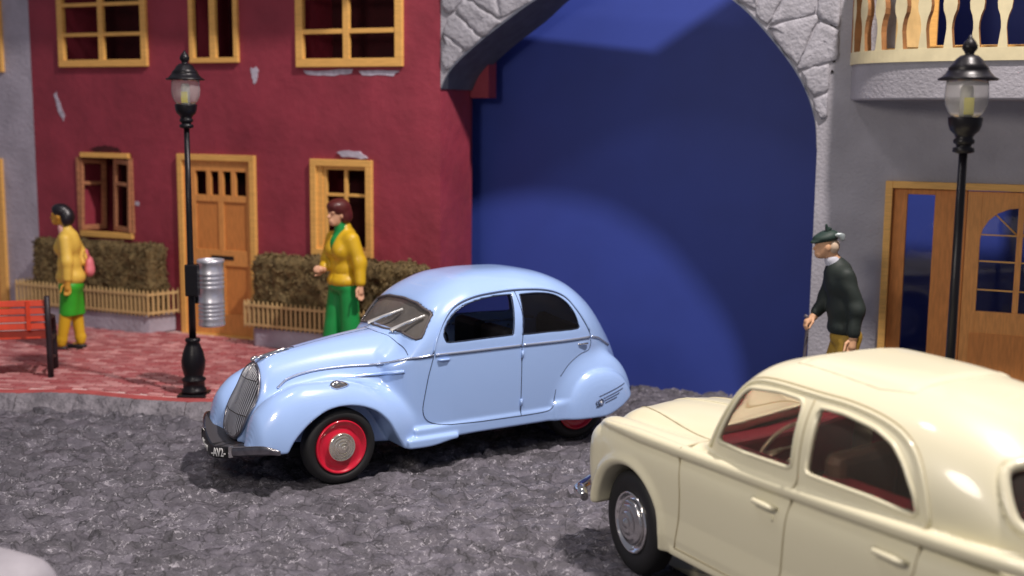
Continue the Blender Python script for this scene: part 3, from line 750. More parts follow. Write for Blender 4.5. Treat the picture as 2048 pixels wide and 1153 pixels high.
# doorway
dd = thing('double_door'); dd.parent = gh
b = MB(); b.box(8.97, 9.045, -.06, .30, .0, 2.62); b.box(9.045, 11.7, -.06, .30, 2.545, 2.62); b.box(11.7, 11.775, -.06, .30, .0, 2.62); b.build('door_frame', M_PINE, dd, bevel=.006)
b = MB(); b.box(9.05, 9.195, .02, .10, .0, 2.54); b.box(9.475, 9.80, .02, .10, .0, 2.54); b.box(9.195, 9.475, .02, .10, 2.48, 2.54); b.box(9.195, 9.475, .02, .10, 0, .35); b.build('side_panel', M_DOORP, dd, bevel=.005)
box('side_glass', 9.195, 9.475, .058, .062, .35, 2.48, M_GLASS, dd)
def leaf(s0):
    """door leaf with a tall window whose head is an arch, split by a post"""
    bm = bmesh.new(); s1 = s0 + 1.06; cx = s0 + .53; zt, zb = 2.535, .02; wb, ws = 1.265, 2.03; hw = .385; bar = .030
    out = MB(); n0, n1 = .0, .06
    out.box(s0, cx-hw, n0, n1, zb, zt); out.box(cx+hw, s1, n0, n1, zb, zt); out.box(cx-hw, cx+hw, n0, n1, zb, wb); out.box(cx-bar, cx+bar, n0+.005, n1-.005, wb, zt-.05)
    N = 10; arc = [(cx - hw*math.cos(math.pi*k/N), ws + .345*math.sin(math.pi*k/N)) for k in range(N+1)]
    out.prism([(cx+hw, ws), (cx+hw, zt), (cx-hw, zt), (cx-hw, ws)] + arc[1:-1], lambda a, c: (a, n1, c), lambda a, c: (a, n0, c))
    o = out.build('door_leaf', M_DOOR, dd, bevel=.003)
    for z in (1.495, 1.80, 2.08):
        MB().box(cx-hw, cx-bar, .02, .035, z-.007, z+.007).box(cx+bar, cx+hw, .02, .035, z-.007, z+.007).build('glazing_bar', M_PINE, o)
    for sg in (-1, 1): MB().tube([(cx+sg*.03, .028, 2.09), (cx+sg*.25, .028, 2.30)], .009, 6).build('glazing_bar', M_PINE, o)
    box('glass', cx-hw, cx+hw, .044, .048, wb, 2.36, M_GLASS, o)
    box('lower_panel', s0+.10, s1-.10, -.016, -.001, .12, 1.03, M_DOORP, o, bevel=.005)
leaf(9.805 - .0); leaf(9.805 + 1.075)
# balcony: curved slab, flat sawn balusters bent round the edge
bal = thing('balcony'); bal.parent = gh
CX, RX, RY = 10.70, 2.16, 1.10
def ell(t, d=0): return (CX - (RX+d)*math.cos(t), -(RY+d)*math.sin(t))
def sup(t, d=0):
    c, s_ = math.cos(t), math.sin(t); e = .72
    return (CX - (RX+d)*math.copysign(abs(c)**e, c), -(RY+d)*abs(s_)**.85)
TT = np.linspace(0, math.pi, 73)
b = MB(); P = [sup(t, -.02) for t in TT]; b.prism(P, lambda a, c: (a, c, 3.47), lambda a, c: (a, c, 3.86)); b.build('slab', M_GREY, bal, bevel=.02)
def band(z0, z1, d0, d1, name, m):
    q = MB()
    for i in range(len(TT)-1):
        a0, a1, c0, c1 = sup(TT[i], d0), sup(TT[i+1], d0), sup(TT[i], d1), sup(TT[i+1], d1)
        v = [q.bm.verts.new(p) for p in ((*a0, z0), (*a1, z0), (*a1, z1), (*a0, z1), (*c0, z0), (*c1, z0), (*c1, z1), (*c0, z1))]
        for f in ((0, 1, 2, 3), (7, 6, 5, 4), (3, 2, 6, 7), (0, 4, 5, 1)): q.bm.faces.new([v[k] for k in f])
    bmesh.ops.remove_doubles(q.bm, verts=q.bm.verts, dist=.0005)
    return q.build(name, m, bal)
M_BAL = mat('cream_painted_wood', (.70, .62, .38), .5, var=.08)
M_BALS = mat('sawn_brown_edge', (.30, .14, .05), .6, var=.2)
band(3.84, 3.965, .0, -.085, 'bottom_rail', M_BAL); band(4.80, 4.90, .0, -.085, 'top_rail', M_BAL)
band(3.905, 4.0, -.30, -.36, 'floor_edge', M_PINE)
def arcpts():
    T = np.linspace(0, math.pi, 2000); P = np.array([sup(t, -.002) for t in T]); L = np.concatenate([[0], np.cumsum(np.linalg.norm(np.diff(P, axis=0), axis=1))]); return T, P, L
T_, P_, L_ = arcpts()
wz = [(3.965, .078), (4.06, .060), (4.16, .042), (4.25, .062), (4.36, .118), (4.46, .10), (4.58, .045), (4.70, .062), (4.80, .08)]
sp_ = .243; nb = int(L_[-1]/sp_)
for i in range(nb):
    l = (i + .5)*L_[-1]/nb; bm = bmesh.new(); rows = []
    for z in np.linspace(3.965, 4.80, 15):
        w = pchip(wz, z)/2*1.15; row = []
        for dl, dep in ((-w, 0), (-w*.33, 0), (w*.33, 0), (w, 0), (w, .08), (w*.33, .08), (-w*.33, .08), (-w, .08)):
            ll = l + dl; p = np.array([np.interp(ll, L_, P_[:, 0]), np.interp(ll, L_, P_[:, 1])]); q = np.array([np.interp(ll+.01, L_, P_[:, 0]), np.interp(ll+.01, L_, P_[:, 1])]) - np.array([np.interp(ll-.01, L_, P_[:, 0]), np.interp(ll-.01, L_, P_[:, 1])])
            q /= np.linalg.norm(q); nn = np.array([-q[1], q[0]]); p = p + nn*dep
            row.append(bm.verts.new((p[0], p[1], z)))
        rows.append(row)
    for A, B in zip(rows[:-1], rows[1:]):
        for k in range(8):
            f = bm.faces.new((A[k], A[(k+1) % 8], B[(k+1) % 8], B[k])); f.material_index = 1 if k in (3, 7) else 0
    me = bpy.data.meshes.new('baluster'); bm.to_mesh(me); bm.free(); link('baluster', me, [M_BAL, M_BALS], bal)
# balcony window behind
bw = frame_mb(9.30, 11.6, 3.96, 6.1, .09, .06, .14).build('window', M_PINE, gh, bevel=.004)
MB().box(10.48, 10.62, .07, .13, 4.05, 6.0).build('mullion', M_PINE, bw)
o = MB().box(0, .45, -.02, .02, 0, 1.9).build('window_leaf', mat('pale_yellow_wood', (.74, .52, .22), .5, var=.1), bw); o.location = (9.24, -.03, 4.02); o.rotation_euler = (0, 0, R(-115))

# ---------------------------------------------------------------- planters with picket fences, hedges
def lump_hedge(name, s0, s1, n0, n1, z0, z1, label, seed):
    rs = np.random.RandomState(seed); h = .03
    g = Grid(s0-.12, s1+.12, n0-.12, n1+.12, z0-.05, z1+.12, h)
    q = [np.abs(A - (a+b)/2) - (b-a)/2 + .07 for A, a, b in ((g.X, s0, s1), (g.Y, n0, n1), (g.Z, z0, z1))]
    D = np.sqrt(sum(np.maximum(v, 0)**2 for v in q)) + np.minimum(np.maximum(np.maximum(q[0], q[1]), q[2]), 0) - .07
    # clumps
    N3 = rs.rand(14, 8, 8)
    def n3(s):
        x, y, z = np.broadcast_arrays(g.X/s+3.3, g.Y/s+5.1, g.Z/s+1.7); i = [np.floor(a).astype(int) for a in (x, y, z)]; f = [a - b for a, b in zip((x, y, z), i)]; f = [a*a*(3-2*a) for a in f]
        out = 0
        for a in (0, 1):
            for b in (0, 1):
                for c in (0, 1):
                    out = out + (f[0] if a else 1-f[0])*(f[1] if b else 1-f[1])*(f[2] if c else 1-f[2])*N3[(i[0]+a) % 14, (i[1]+b) % 8, (i[2]+c) % 8]
        return out
    D = D + (n3(.10)-.5)*.06 + (n3(.05)-.5)*.045
    V, Q = nets(D.astype(np.float32), g.o, h)
    root = thing(name, FO, FA, label, 'hedge', 'brown green hedges in the planters')
    from_np('hedge_mass', V, Q, M_HEDGE, root, smooth=False)
    # torn flock flakes over the surface
    n = min(len(V), 9000); idx = rs.choice(len(V), n, replace=False); P = V[idx] + rs.normal(0, .012, (n, 3)); P = P[P[:, 2] > z0]; n = len(P)
    a = rs.normal(size=(n, 3)); a /= np.linalg.norm(a, axis=1)[:, None]; b_ = np.cross(a, rs.normal(size=(n, 3))); b_ /= np.linalg.norm(b_, axis=1)[:, None]
    s1_ = rs.uniform(.012, .030, (n, 1)); s2_ = rs.uniform(.008, .02, (n, 1))
    VV = np.stack([P - a*s1_, P + b_*s2_, P + a*s1_, P - b_*s2_ + np.cross(a, b_)*.008], 1).reshape(-1, 3)
    o = from_np('flakes', VV, np.arange(n*4).reshape(-1, 4), M_LEAF, root, smooth=False); setp(o, kind='stuff')
    return root
def planter(s0, s1, nf, ret_l, ret_r, label):
    root = thing('planter', FO, FA, label, 'planter', 'lilac planters with picket fences in front of the red house')
    b = MB(); P = [(s0, -.01), (s0+.10 if ret_l else s0, nf+.05), (s0+.16, nf), (s1-.16, nf), (s1-.04, nf+.04), (s1+.10, -.01)]
    b.prism(P, lambda a, c: (a, c, .175), lambda a, c: (a, c, .43)); b.build('trough', M_LILAC, root, bevel=.012)
    # fence: rails, then one mesh of a picket copied along the edge
    segs = [((s0+.02, nf-.02), (s1, nf-.02))]
    if ret_r: segs.append(((s1, nf-.02), (s1+.17, -.03)))
    if ret_l: segs.append(((s0+.02, nf-.02), (s0-.02, -.03)))
    bm = MB(); w = .0140
    bm.prism([(-w, .0), (0, -.03), (w, .0), (w, .30), (0, .345), (-w, .30)], lambda a, c: (a, .012, c), lambda a, c: (a, -.008, c))
    first = bm.build('picket', M_PICK, root); me = first.data; used = False
    for a, c in segs:
        a, c = np.array(a), np.array(c); L = np.linalg.norm(c-a); ang = math.atan2(c[1]-a[1], c[0]-a[0]); n = int(L/.0725)
        for z in (.475, .735):
            r = MB().box(0, L, -.012, .010, z-.016, z+.016).build('rail', M_PICK, root); r.location = (a[0], a[1]+.0, 0); r.rotation_euler = (0, 0, ang)
        for k in range(n+1):
            p = a + (c-a)*k/n
            if not used: o = first; used = True
            else: o = bpy.data.objects.new('picket', me); COL.objects.link(o); o.parent = root
            o.location = (p[0], p[1], .455); o.rotation_euler = (0, 0, ang + (random.gauss(0, .02)))
    return root
planter(-3.30, -.82, -.45, True, True, 'lilac planter with tan picket fence, left of the single orange door')
planter(.85, 3.45, -.50, True, True, 'lilac planter with tan picket fence, behind the nose of the blue car')
lump_hedge('hedge', -3.02, -.80, -.41, -.04, .42, 1.40, 'brown green hedge in the left planter below the weathered window', 5)
lump_hedge('hedge', .93, 3.42, -.46, -.04, .42, 1.38, 'brown green hedge in the planter behind the woman in green trousers', 8)

# ---------------------------------------------------------------- street lamps
M_LED = mat('yellow_led', (.95, .88, .04), .4); M_TUBE = mat('white_lamp_tube', (.80, .80, .72), .4, trans=.3)
M_HAZE = mat('hazy_lamp_glass', (.95, .94, .92), .08, trans=.86, ior=1.15)
def street_lamp(loc, label, k=1.0, box_=True, tilt=(0, 0), ext=0):
    root = thing('street_lamp', loc, 0, label, 'street lamp', 'black street lamps'); root.scale = (k, k, k); root.rotation_euler = (tilt[0], tilt[1], 0)
    U = Matrix.Translation((0, 0, ext)); up = lambda pr: [(r, z + ext) for r, z in pr]; sh = lambda z: 3.455 + (z-3.455)*.78
    MB().box(-.155, .155, -.155, .155, -.02, .035).build('foot_plate', M_BLACKP, root, bevel=.01)
    pr = [(.135, .035), (.135, .075), (.118, .085), (.118, .165), (.130, .175), (.130, .195), (.100, .215), (.112, .26), (.128, .33), (.130, .40), (.112, .49), (.085, .56), (.068, .60), (.082, .615), (.082, .645), (.05, .655)]
    MB().lathe(pr, 32).build('base', M_BLACKP, root)
    MB().lathe([(.040, .65), (.036, 1.2), (.033, 2.0), (.030, 2.96 + ext)], 20).build('post', M_BLACKP, root)
    if box_: MB().box(-.055, .085, -.06, .06, 1.12, 1.47).build('bracket', M_BLACKP, root, bevel=.012)
    MB().lathe(up([(r, 3.2 - (3.2-z)*.82) for r, z in [(.040, 2.885), (.074, 2.90), (.074, 2.935), (.05, 2.945), (.055, 2.965), (.072, 2.975), (.072, 3.005), (.058, 3.02), (.070, 3.05), (.100, 3.085), (.112, 3.13), (.118, 3.185), (.118, 3.20), (.05, 3.20)]]), 28).build('collar', M_BLACKP, root)
    g = [(.095, 3.195), (.128, 3.235), (.150, 3.285), (.158, 3.34), (.154, 3.42), (.148, 3.462)]
    q = MB().lathe(up(g), 8, cap=False); gl = q.build('lamp_glass', M_HAZE, root)
    md = gl.modifiers.new('thickness', 'SOLIDIFY'); md.thickness = .008
    MB().lathe(up([(.045, 3.20), (.045, 3.40), (.03, 3.42)]), 16).build('bulb_holder', M_TUBE, root)
    MB().box(-.034, .034, -.054, -.044, 3.225+ext, 3.335+ext).build('bulb', M_LED, root)
    MB().lathe([(r, sh(z) + ext) for r, z in [(.200, 3.455), (.205, 3.470), (.175, 3.490), (.150, 3.525), (.135, 3.555), (.138, 3.562), (.110, 3.60), (.088, 3.645), (.060, 3.675), (.030, 3.685), (.034, 3.705), (.052, 3.735), (.052, 3.765), (.036, 3.80), (.014, 3.835), (.006, 3.86)]], 32).build('lamp_shade', M_BLACKP, root)
    return root
street_lamp((-3.52, 12.93, .16), 'black street lamp on the red pavement with a zinc bin on its post')
street_lamp((3.10, 8.26, .0), 'large black street lamp standing just beyond the cream car', .97, False, ext=.20)
# zinc bin hung on the first lamp
bn = thing('litter_bin', (-3.36, 13.16, .91), 0, 'ribbed zinc bin hung on the post of the left street lamp', 'bin')
pr = [(.140, 0), (.147, .012), (.147, .03)]
for z in (.09, .135, .18, .225, .27, .44, .49, .54, .59): pr += [(.140, z-.014), (.149, z), (.140, z+.014)]
pr += [(.141, .70), (.152, .715), (.152, .745), (.142, .75), (.134, .74), (.134, .40)]
MB().lathe(pr, 40).build('drum', M_ZINC, bn)
MB().box(-.19, -.13, -.02, .02, .25, .50).build('hook', M_BLACKP, bn)

# ---------------------------------------------------------------- bench seen from behind
be = thing('bench', (-5.40, 13.66, .168), R(15), 'orange red slatted bench with dark iron ends at the left edge', 'bench')
def slat(z, n, h=.075, vert=True, w=1.75):
    b = MB(); M = Matrix.Rotation(R(-9), 4, 'X') if vert else Matrix()
    b.box(-w, -.03, -.014, .014, -h/2, h/2, M=M) if vert else b.box(-w, -.03, -h/2, h/2, -.014, .014)
    o = b.build('slat', M_BENCH, be, bevel=.008); o.location = (0, n, z); return o
for i, z in enumerate((.895, .805, .715, .625)): slat(z, .02 + .09*(0.9-z)*.6)
slat(.515, .10, .10); 
for n in (.20, .30, .40, .50): slat(.47, n, .085, False)
MB().box(-.235, -.19, -.008, .012, .58, .93).box(-1.2, -1.15, -.008, .012, .58, .93).build('batten', M_BENCH, be, bevel=.005)
for x in (0, -1.78):
    b = MB(); b.tube([(x, .06, -.01), (x, .045, .3), (x, .03, .6), (x, -.01, .98)], [.034, .036, .036, .032], 8); b.build('leg', M_BENCHD, be)
    b = MB(); b.tube([(x, .56, -.01), (x, .55, .25), (x, .54, .50), (x, .50, .66), (x, .30, .70), (x, .04, .69)], [.036, .034, .034, .03, .028, .03], 8); b.tube([(x, .05, .44), (x, .54, .44)], .03, 8); b.tube([(x, .05, .16), (x, .3, .22), (x, .55, .16)], .02, 8); b.build('leg', M_BENCHD, be)

# ---------------------------------------------------------------- pale rounded block in the lower left corner
g = Grid(-.9, .9, -.7, .7, -.1, .8, .03)
q = [np.abs(g.X)-.62, np.abs(g.Y)-.42, np.abs(g.Z-.25)-.30]
D = np.sqrt(sum(np.maximum(v+.22, 0)**2 for v in q)) - .22 + 0*g.X
V, Q = nets(np.ascontiguousarray(np.broadcast_to(D, g.shape)).astype(np.float32), g.o, .03)
kb = from_np('stone_block', V, Q, mat('pale_lilac_block', (.30, .285, .315), .6, var=.08, bump=.3, bscale=12)); kb.location = (-3.42, 6.92, .05); kb.rotation_euler = (0, 0, R(-28))
setp(kb, 'pale lilac rounded block out of focus in the lower left corner', 'block')
# ---------------------------------------------------------------- cars
class CarMesh:
    def __init__(s, solid, shell, cuts, h):
        s.h = h; s.g, Dh = solid(h); s.o = s.g.o; s.half = Dh; g = s.g; Y = np.abs(g.Y)
        W = np.maximum(Dh, -(Dh + shell))                      # hollow die-cast shell
        for cut in cuts: W = smax(W, -cut(g, Y), .012)
        s.full = mirror(Dh); s.shellD = mirror(W)
        s.V, s.Q = nets(s.shellD, s.o, h)
        s.N = grad_at(s.shellD, s.o, h, s.V, h*.8)
    def side(s, x, z, off=0.0):
        """y of the camera-side surface at (x, z)"""
        ys = np.arange(s.g.y[0], 0, .003); P = np.stack([0*ys+x, ys, 0*ys+z], 1); v = sample(s.full, s.o, s.h, P) - off
        i = int(np.argmax(v < 0))
        if v[i] >= 0: return -.3
        t = v[i-1]/(v[i-1]-v[i]) if i else 0
        return ys[i-1] + t*.003
    def front(s, y, z, off=0.0, x0=None, x1=3.0, step=.003):
        xs = np.arange(s.g.x[0] if x0 is None else x0, x1, step); v = sample(s.full, s.o, s.h, np.stack([xs, 0*xs+y, 0*xs+z], 1)) - off
        i = int(np.argmax(v < 0)); return xs[i]
    def rear(s, y, z):
        xs = np.arange(s.g.x[-1], 1.5, -.003); v = sample(s.full, s.o, s.h, np.stack([xs, 0*xs+y, 0*xs+z], 1)); return xs[int(np.argmax(v < 0))]
    def top(s, x, y):
        zs = np.arange(s.g.z[-1], .3, -.003); v = sample(s.full, s.o, s.h, np.stack([0*zs+x, 0*zs+y, zs], 1)); return zs[int(np.argmax(v < 0))]
    def split(s, labels, names, m, root):
        """one object per label value of the quads"""
        out = {}
        for k, nm in names.items():
            F = s.Q[labels == k]
            if not len(F): continue
            u, inv = np.unique(F.ravel(), return_inverse=True)
            out[k] = from_np(nm, s.V[u], inv.reshape(-1, 4), m, root, normals=s.N[u])
        return out
def resample(pts, d=.03):
    P = np.array(pts, float); L = np.concatenate([[0], np.cumsum(np.linalg.norm(np.diff(P, axis=0), axis=1))]); n = max(2, int(L[-1]/d)+1); t = np.linspace(0, L[-1], n)
    return np.stack([np.interp(t, L, P[:, k]) for k in range(P.shape[1])], 1)
def side_line(cm, name, pts, r, m, root, off=0, closed=False, both=True, flat=None, d=.03, lift=0):
    P = resample(pts, d)
    ys = np.array([cm.side(x, z) for x, z in P])
    if len(ys) > 4: ys2 = np.convolve(np.pad(ys, 1, mode='edge'), [.25, .5, .25], mode='valid'); ys = np.where(np.abs(ys2-ys) > .03, ys, ys2)
    for sg in ((1, -1) if both else (1,)):
        MB().tube([(x, sg*(y - lift), z) for (x, z), y in zip(P, ys)], r, 6, closed=closed, flat=flat).build(name, m, root)
def glass_from(cm, off, test, name, m, root):
    z0 = 1.10; k0 = int((z0 - cm.g.z[0])/cm.h); sub = np.ascontiguousarray(cm.full[:, :, k0:]) + off; o = cm.o + np.array([0, 0, k0*cm.h])
    V, Q = nets(sub, o, cm.h); N = grad_at(sub, o, cm.h, V, cm.h); c = V[Q].mean(1); nc = N[Q].mean(1)
    lab = test(c, nc); F = Q[lab]
    if not len(F): return
    u, inv = np.unique(F.ravel(), return_inverse=True)
    return from_np(name, V[u], inv.reshape(-1, 4), m, root, normals=N[u])
def inpoly(px, pz, poly, grow=0): return poly_sd(px, pz, poly) < grow
def wheel(root, x, y, z, r, w, prof_rim, prof_cap, m_rim, m_cap, sg, steer=0):
    """wheel with its axis across the car; sg=-1 is the camera side"""
    M = Matrix.Translation((x, y, z)) @ Matrix.Rotation(R(steer), 4, 'Z') @ Matrix.Rotation(R(90 if sg < 0 else -90), 4, 'X')
    wh = thing('wheel'); wh.parent = root; wh.matrix_local = M
    ri = prof_rim[0][0]
    t = [(ri-.01, -w), (r*.86, -w-.0), (r*.96, -w*.93), (r, -w*.75), (r*1.0, -w*.25), (r*.97, -w*.07), (r*.90, .006), (r*.80, .010), (ri+.02, .002), (ri-.004, -.012), (ri-.02, -.02)]
    b = MB().lathe(t, 56, cap=False); b.build('tyre', M_RUBBER, wh)
    MB().lathe(prof_rim, 48).build('rim', m_rim, wh); MB().lathe(prof_cap, 40).build('hub_cap', m_cap, wh)
    return wh

def build_blue():
    F0 = Vector((-1.9191, 10.8052, -.004)); root = thing('car', F0, R(33.0), 'powder blue rounded vintage saloon with red wheels and an open front side window', 'car')
    fwin = spline([(1.115, 1.268), (1.155, 1.357), (1.25, 1.450), (1.40, 1.520), (1.64, 1.560), (1.90, 1.568), (1.915, 1.55), (1.885, 1.30), (1.868, 1.21), (1.85, 1.200), (1.494, 1.194), (1.18, 1.189), (1.13, 1.21)], 4, True)
    rwin = spline([(2.025, 1.562), (2.242, 1.559), (2.425, 1.528), (2.555, 1.450), (2.637, 1.335), (2.672, 1.215), (2.650, 1.182), (2.30, 1.188), (1.995, 1.192), (1.982, 1.21), (2.005, 1.45), (2.015, 1.55)], 4, True)
    ws = round_poly([(-.605, 1.222), (-.545, 1.455), (-.30, 1.515), (0, 1.530), (.30, 1.515), (.545, 1.455), (.605, 1.222), (.3, 1.262), (0, 1.272), (-.3, 1.262)], .035)
    bw = round_poly([(-.26, 1.28), (-.22, 1.44), (.22, 1.44), (.26, 1.28)], .05)
    cuts = [lambda g, Y: np.maximum(np.maximum(poly_sd(g.X, g.Z, fwin), .35 - Y), -1), lambda g, Y: np.maximum(poly_sd(g.X, g.Z, rwin), .35 - Y),
            lambda g, Y: np.maximum(poly_sd(Y, g.Z, ws), g.X - 1.28), lambda g, Y: np.maximum(poly_sd(Y, g.Z, bw), 2.6 - g.X)]
    cm = CarMesh(blue_solid, .032, cuts, .0125)
    fdoor = [(1.007, 1.10), (.956, .9), (.918, .71), (.898, .57), (.93, .475), (1.03, .42), (1.18, .402), (1.965, .388), (1.962, 1.087), (2.0, 1.35), (1.975, 1.609), (1.73, 1.604), (1.456, 1.576), (1.25, 1.504), (1.115, 1.372), (1.034, 1.22)]
    rdoor = [(1.965, .388), (2.30, .395), (2.345, .45), (2.38, .58), (2.434, .725), (2.543, .84), (2.727, .93), (2.82, .955), (2.84, 1.08), (2.825, 1.144), (2.78, 1.225), (2.672, 1.381), (2.557, 1.509), (2.356, 1.581), (2.05, 1.609), (1.975, 1.609), (2.0, 1.35), (1.962, 1.087)]
    c = cm.V[cm.Q].mean(1); lab = np.zeros(len(c), int); sd = np.abs(c[:, 1]) > .42
    lab[sd & inpoly(c[:, 0], c[:, 2], fdoor)] = 1; lab[sd & inpoly(c[:, 0], c[:, 2], rdoor)] = 2
    hb = np.interp(c[:, 0], [-.4, -.15, .3, .76], [.955, .965, 1.01, 1.06]); edge = pchip([(0, .665), (.10, .675), (.26, .752), (.46, .785), (.60, .775)], np.abs(c[:, 1]))
    lab[(c[:, 0] > -.42) & (c[:, 0] < edge) & (c[:, 2] > hb) & (np.abs(c[:, 1]) < .6) & (lab == 0)] = 5
    lab = np.where((c[:, 1] > 0) & (lab > 0), lab + 10, lab)
    cm.split(lab, {0: 'body', 1: 'door', 2: 'door', 11: 'door', 12: 'door', 5: 'bonnet', 15: 'bonnet'}, M_BLUE, root)
    # gaps
    for p in (spline([(1.007, 1.085), (.98, .99), (.950, .88), (.918, .71), (.900, .57), (.935, .475), (1.03, .425), (1.18, .404)], 5), [(1.18, .404), (1.5, .392), (1.965, .388)], [(1.962, 1.60), (2.0, 1.34), (1.962, 1.087), (1.965, .388)],
              spline([(1.965, .388), (2.25, .392), (2.33, .42), (2.36, .50), (2.38, .60)], 4), spline([(2.434, .725), (2.543, .84), (2.69, .92), (2.80, .945), (2.838, 1.0), (2.835, 1.10), (2.815, 1.17)], 5)):
        side_line(cm, 'seam_or_shade', p, .0042, M_SEAM_SHADE, root)
    # bonnet gaps
    xs = np.arange(-.13, .70, .04); MB().tube([(x, -.004, cm.top(x, -.004)) for x in xs], .0045, 6).build('seam_or_shade', M_SEAM_SHADE, root)
    ys = np.linspace(-.585, .585, 50); P = [(float(pchip([(0, .665), (.10, .675), (.26, .752), (.46, .785), (.60, .775)], abs(y))), y) for y in ys]; MB().tube([(x, y, cm.top(x, y)) for x, y in P], .0042, 6).build('seam_or_shade', M_SEAM_SHADE, root)
    # belt moulding, gutter, window trims
    B3 = spline([(-.369, -.269, .853), (-.317, -.259, .891), (-.265, -.250, .920), (-.148, -.257, .954), (.015, -.275, .978), (.30, -.345, 1.001), (.56, -.47, 1.028), (.787, -.604, 1.062), (.99, -.658, 1.083)], 5)
    def snap(P):
        out = []
        for p in P:
            q = np.array(p, float)
            for _ in range(6):
                d = sample(cm.full, cm.o, cm.h, q[None])[0]; q = q - grad_at(cm.full, cm.o, cm.h, q[None])[0]*d
            out.append(q)
        return np.array(out)
    B3 = snap(B3)
    for sg in (1, -1):
        MB().tube([(x, sg*y, z) for x, y, z in B3], .0130, 6).build('belt_moulding', M_SILVER, root); MB().tube([(x, sg*(y-.004), z-.013) for x, y, z in B3], .0045, 6).build('seam_or_shade', M_SEAM_SHADE, root)
    side_line(cm, 'belt_moulding', [(.992, 1.083), (1.0, 1.084)], .0140, M_SILVER, root); side_line(cm, 'belt_moulding', [(1.02, 1.084), (1.95, 1.087)], .0140, M_SILVER, root); side_line(cm, 'belt_moulding', [(1.975, 1.087), (2.82, 1.078)], .0140, M_SILVER, root)
    side_line(cm, 'belt_moulding', spline([(2.85, 1.076), (2.96, 1.05), (3.07, .995), (3.2, .93)], 4), .0140, M_SILVER, root)
    side_line(cm, 'seam_or_shade', [(1.02, 1.070), (1.95, 1.073), (2.82, 1.064)], .0045, M_SEAM_SHADE, root)
    gut = spline([(1.0, 1.105), (1.034, 1.22), (1.115, 1.375), (1.25, 1.507), (1.456, 1.580), (1.73, 1.608), (2.05, 1.613), (2.356, 1.585), (2.557, 1.512), (2.672, 1.384), (2.78, 1.226), (2.825, 1.146)], 5)
    side_line(cm, 'gutter', gut, .011, M_BLUE, root, lift=.003); side_line(cm, 'seam_or_shade', gut - np.array([0, .015]), .0075, M_SEAM_SHADE, root)  # dark tube below the gutter paints its shade, no panel gap there
    for wn in (fwin, rwin): side_line(cm, 'window_trim', wn, .0055, M_TRIM, root, closed=True, lift=-.002)
    W = [(cm.front(y, z, x0=.6, x1=1.5), y, z) for y, z in resample(np.vstack([ws, ws[:1]]), .04)[:-1]]
    MB().tube([(x-.001, y, z) for x, y, z in W], .0125, 8, closed=True).build('windscreen_seal', mat('seal_brown', (.10, .085, .085), .5), root); MB().tube([(x-.003, y*.985, 1.375+(z-1.375)*.95) for x, y, z in W], .004, 6, closed=True).build('windscreen_trim', M_CHROME, root)
    # glass
    glass_from(cm, .014, lambda c, n: (c[:, 0] < 1.35) & (n[:, 0] < -.3) & inpoly(c[:, 1], c[:, 2], ws, .02), 'windscreen', M_SCREEN, root)
    glass_from(cm, .014, lambda c, n: (np.abs(n[:, 1]) > .4) & (c[:, 1] < 0) & inpoly(c[:, 0], c[:, 2], rwin, .02), 'side_window', M_SMOKE, root)
    glass_from(cm, .014, lambda c, n: (np.abs(n[:, 1]) > .4) & (c[:, 1] > 0) & inpoly(c[:, 0], c[:, 2], rwin, .02), 'side_window', M_SMOKE, root)
    glass_from(cm, .014, lambda c, n: (c[:, 0] > 2.5) & inpoly(c[:, 1], c[:, 2], bw, .02), 'rear_window', M_SMOKE, root)
    # cabin inside
    box('floor', .75, 3.05, -.53, .53, .30, .34, M_INT, root); box('dashboard', .90, 1.02, -.53, .53, .85, 1.16, M_INT, root, bevel=.03)
    MB().box(1.45, 1.95, -.50, -.03, .45, .72).box(1.88, 2.02, -.50, -.03, .6, 1.22).build('front_seat', M_INT, root, bevel=.05); MB().box(1.45, 1.95, .03, .50, .45, .72).box(1.88, 2.02, .03, .50, .6, 1.22).build('front_seat', M_INT, root, bevel=.05)
    MB().box(2.3, 2.85, -.5, .5, .45, .72).box(2.75, 2.9, -.48, .48, .6, 1.15).build('rear_seat', M_INT, root, bevel=.05)
    st = MB().tube([(1.25 + .08*math.sin(a), -.27 + .17*math.cos(a), 1.05 + .16*math.sin(a)) for a in np.linspace(0, 2*math.pi, 25)[:-1]], .012, 6, closed=True).build('steering_wheel', M_INT, root)
    # wheels
    rim = [(.245, -.035), (.243, .004), (.236, .010), (.226, .006), (.212, -.018), (.165, -.024), (.150, -.012), (.128, -.008)]
    cap = [(.130, -.012), (.129, .010), (.120, .030), (.111, .012), (.106, .012), (.096, .038), (.086, .020), (.081, .022), (.070, .050), (.058, .032), (.053, .034), (.043, .058), (.030, .044), (.020, .064), (.012, .066), (.004, .060)]
    for x, y0 in ((.07, .655), (2.78, .50)):
        for sg in (-1, 1): wheel(root, x, sg*y0, .343, .343, .165, rim, cap, M_REDRIM, mat('warm_chrome', (.95, .88, .76), .16, metal=.9), sg)
    MB().tube([(.07, -.55, .343), (.07, .55, .343)], .03, 8).tube([(2.78, -.4, .343), (2.78, .4, .343)], .03, 8).build('axle', M_INT, root)
    box('chassis', -.30, 3.1, -.33, .33, .22, .30, M_INT, root)
    # grille: ribbed shield that bulges forward
    gz = [(.395, .05), (.43, .145), (.50, .21), (.60, .245), (.72, .252), (.85, .235), (.95, .18), (1.01, .11), (1.045, .03)]
    hw = lambda z: float(pchip(gz, z)); zs = np.linspace(.395, 1.045, 40)
    xs0 = np.array([cm.front(0, z, x1=.3) for z in zs]); xs0 = smooth1(xs0, 2)
    ys_ = np.linspace(-.27, .27, 27); FX = np.array([[cm.front(y, z, x1=.3) for y in ys_] for z in zs]); FX = np.minimum(FX, xs0[:, None] + 1.05*ys_[None]**2)
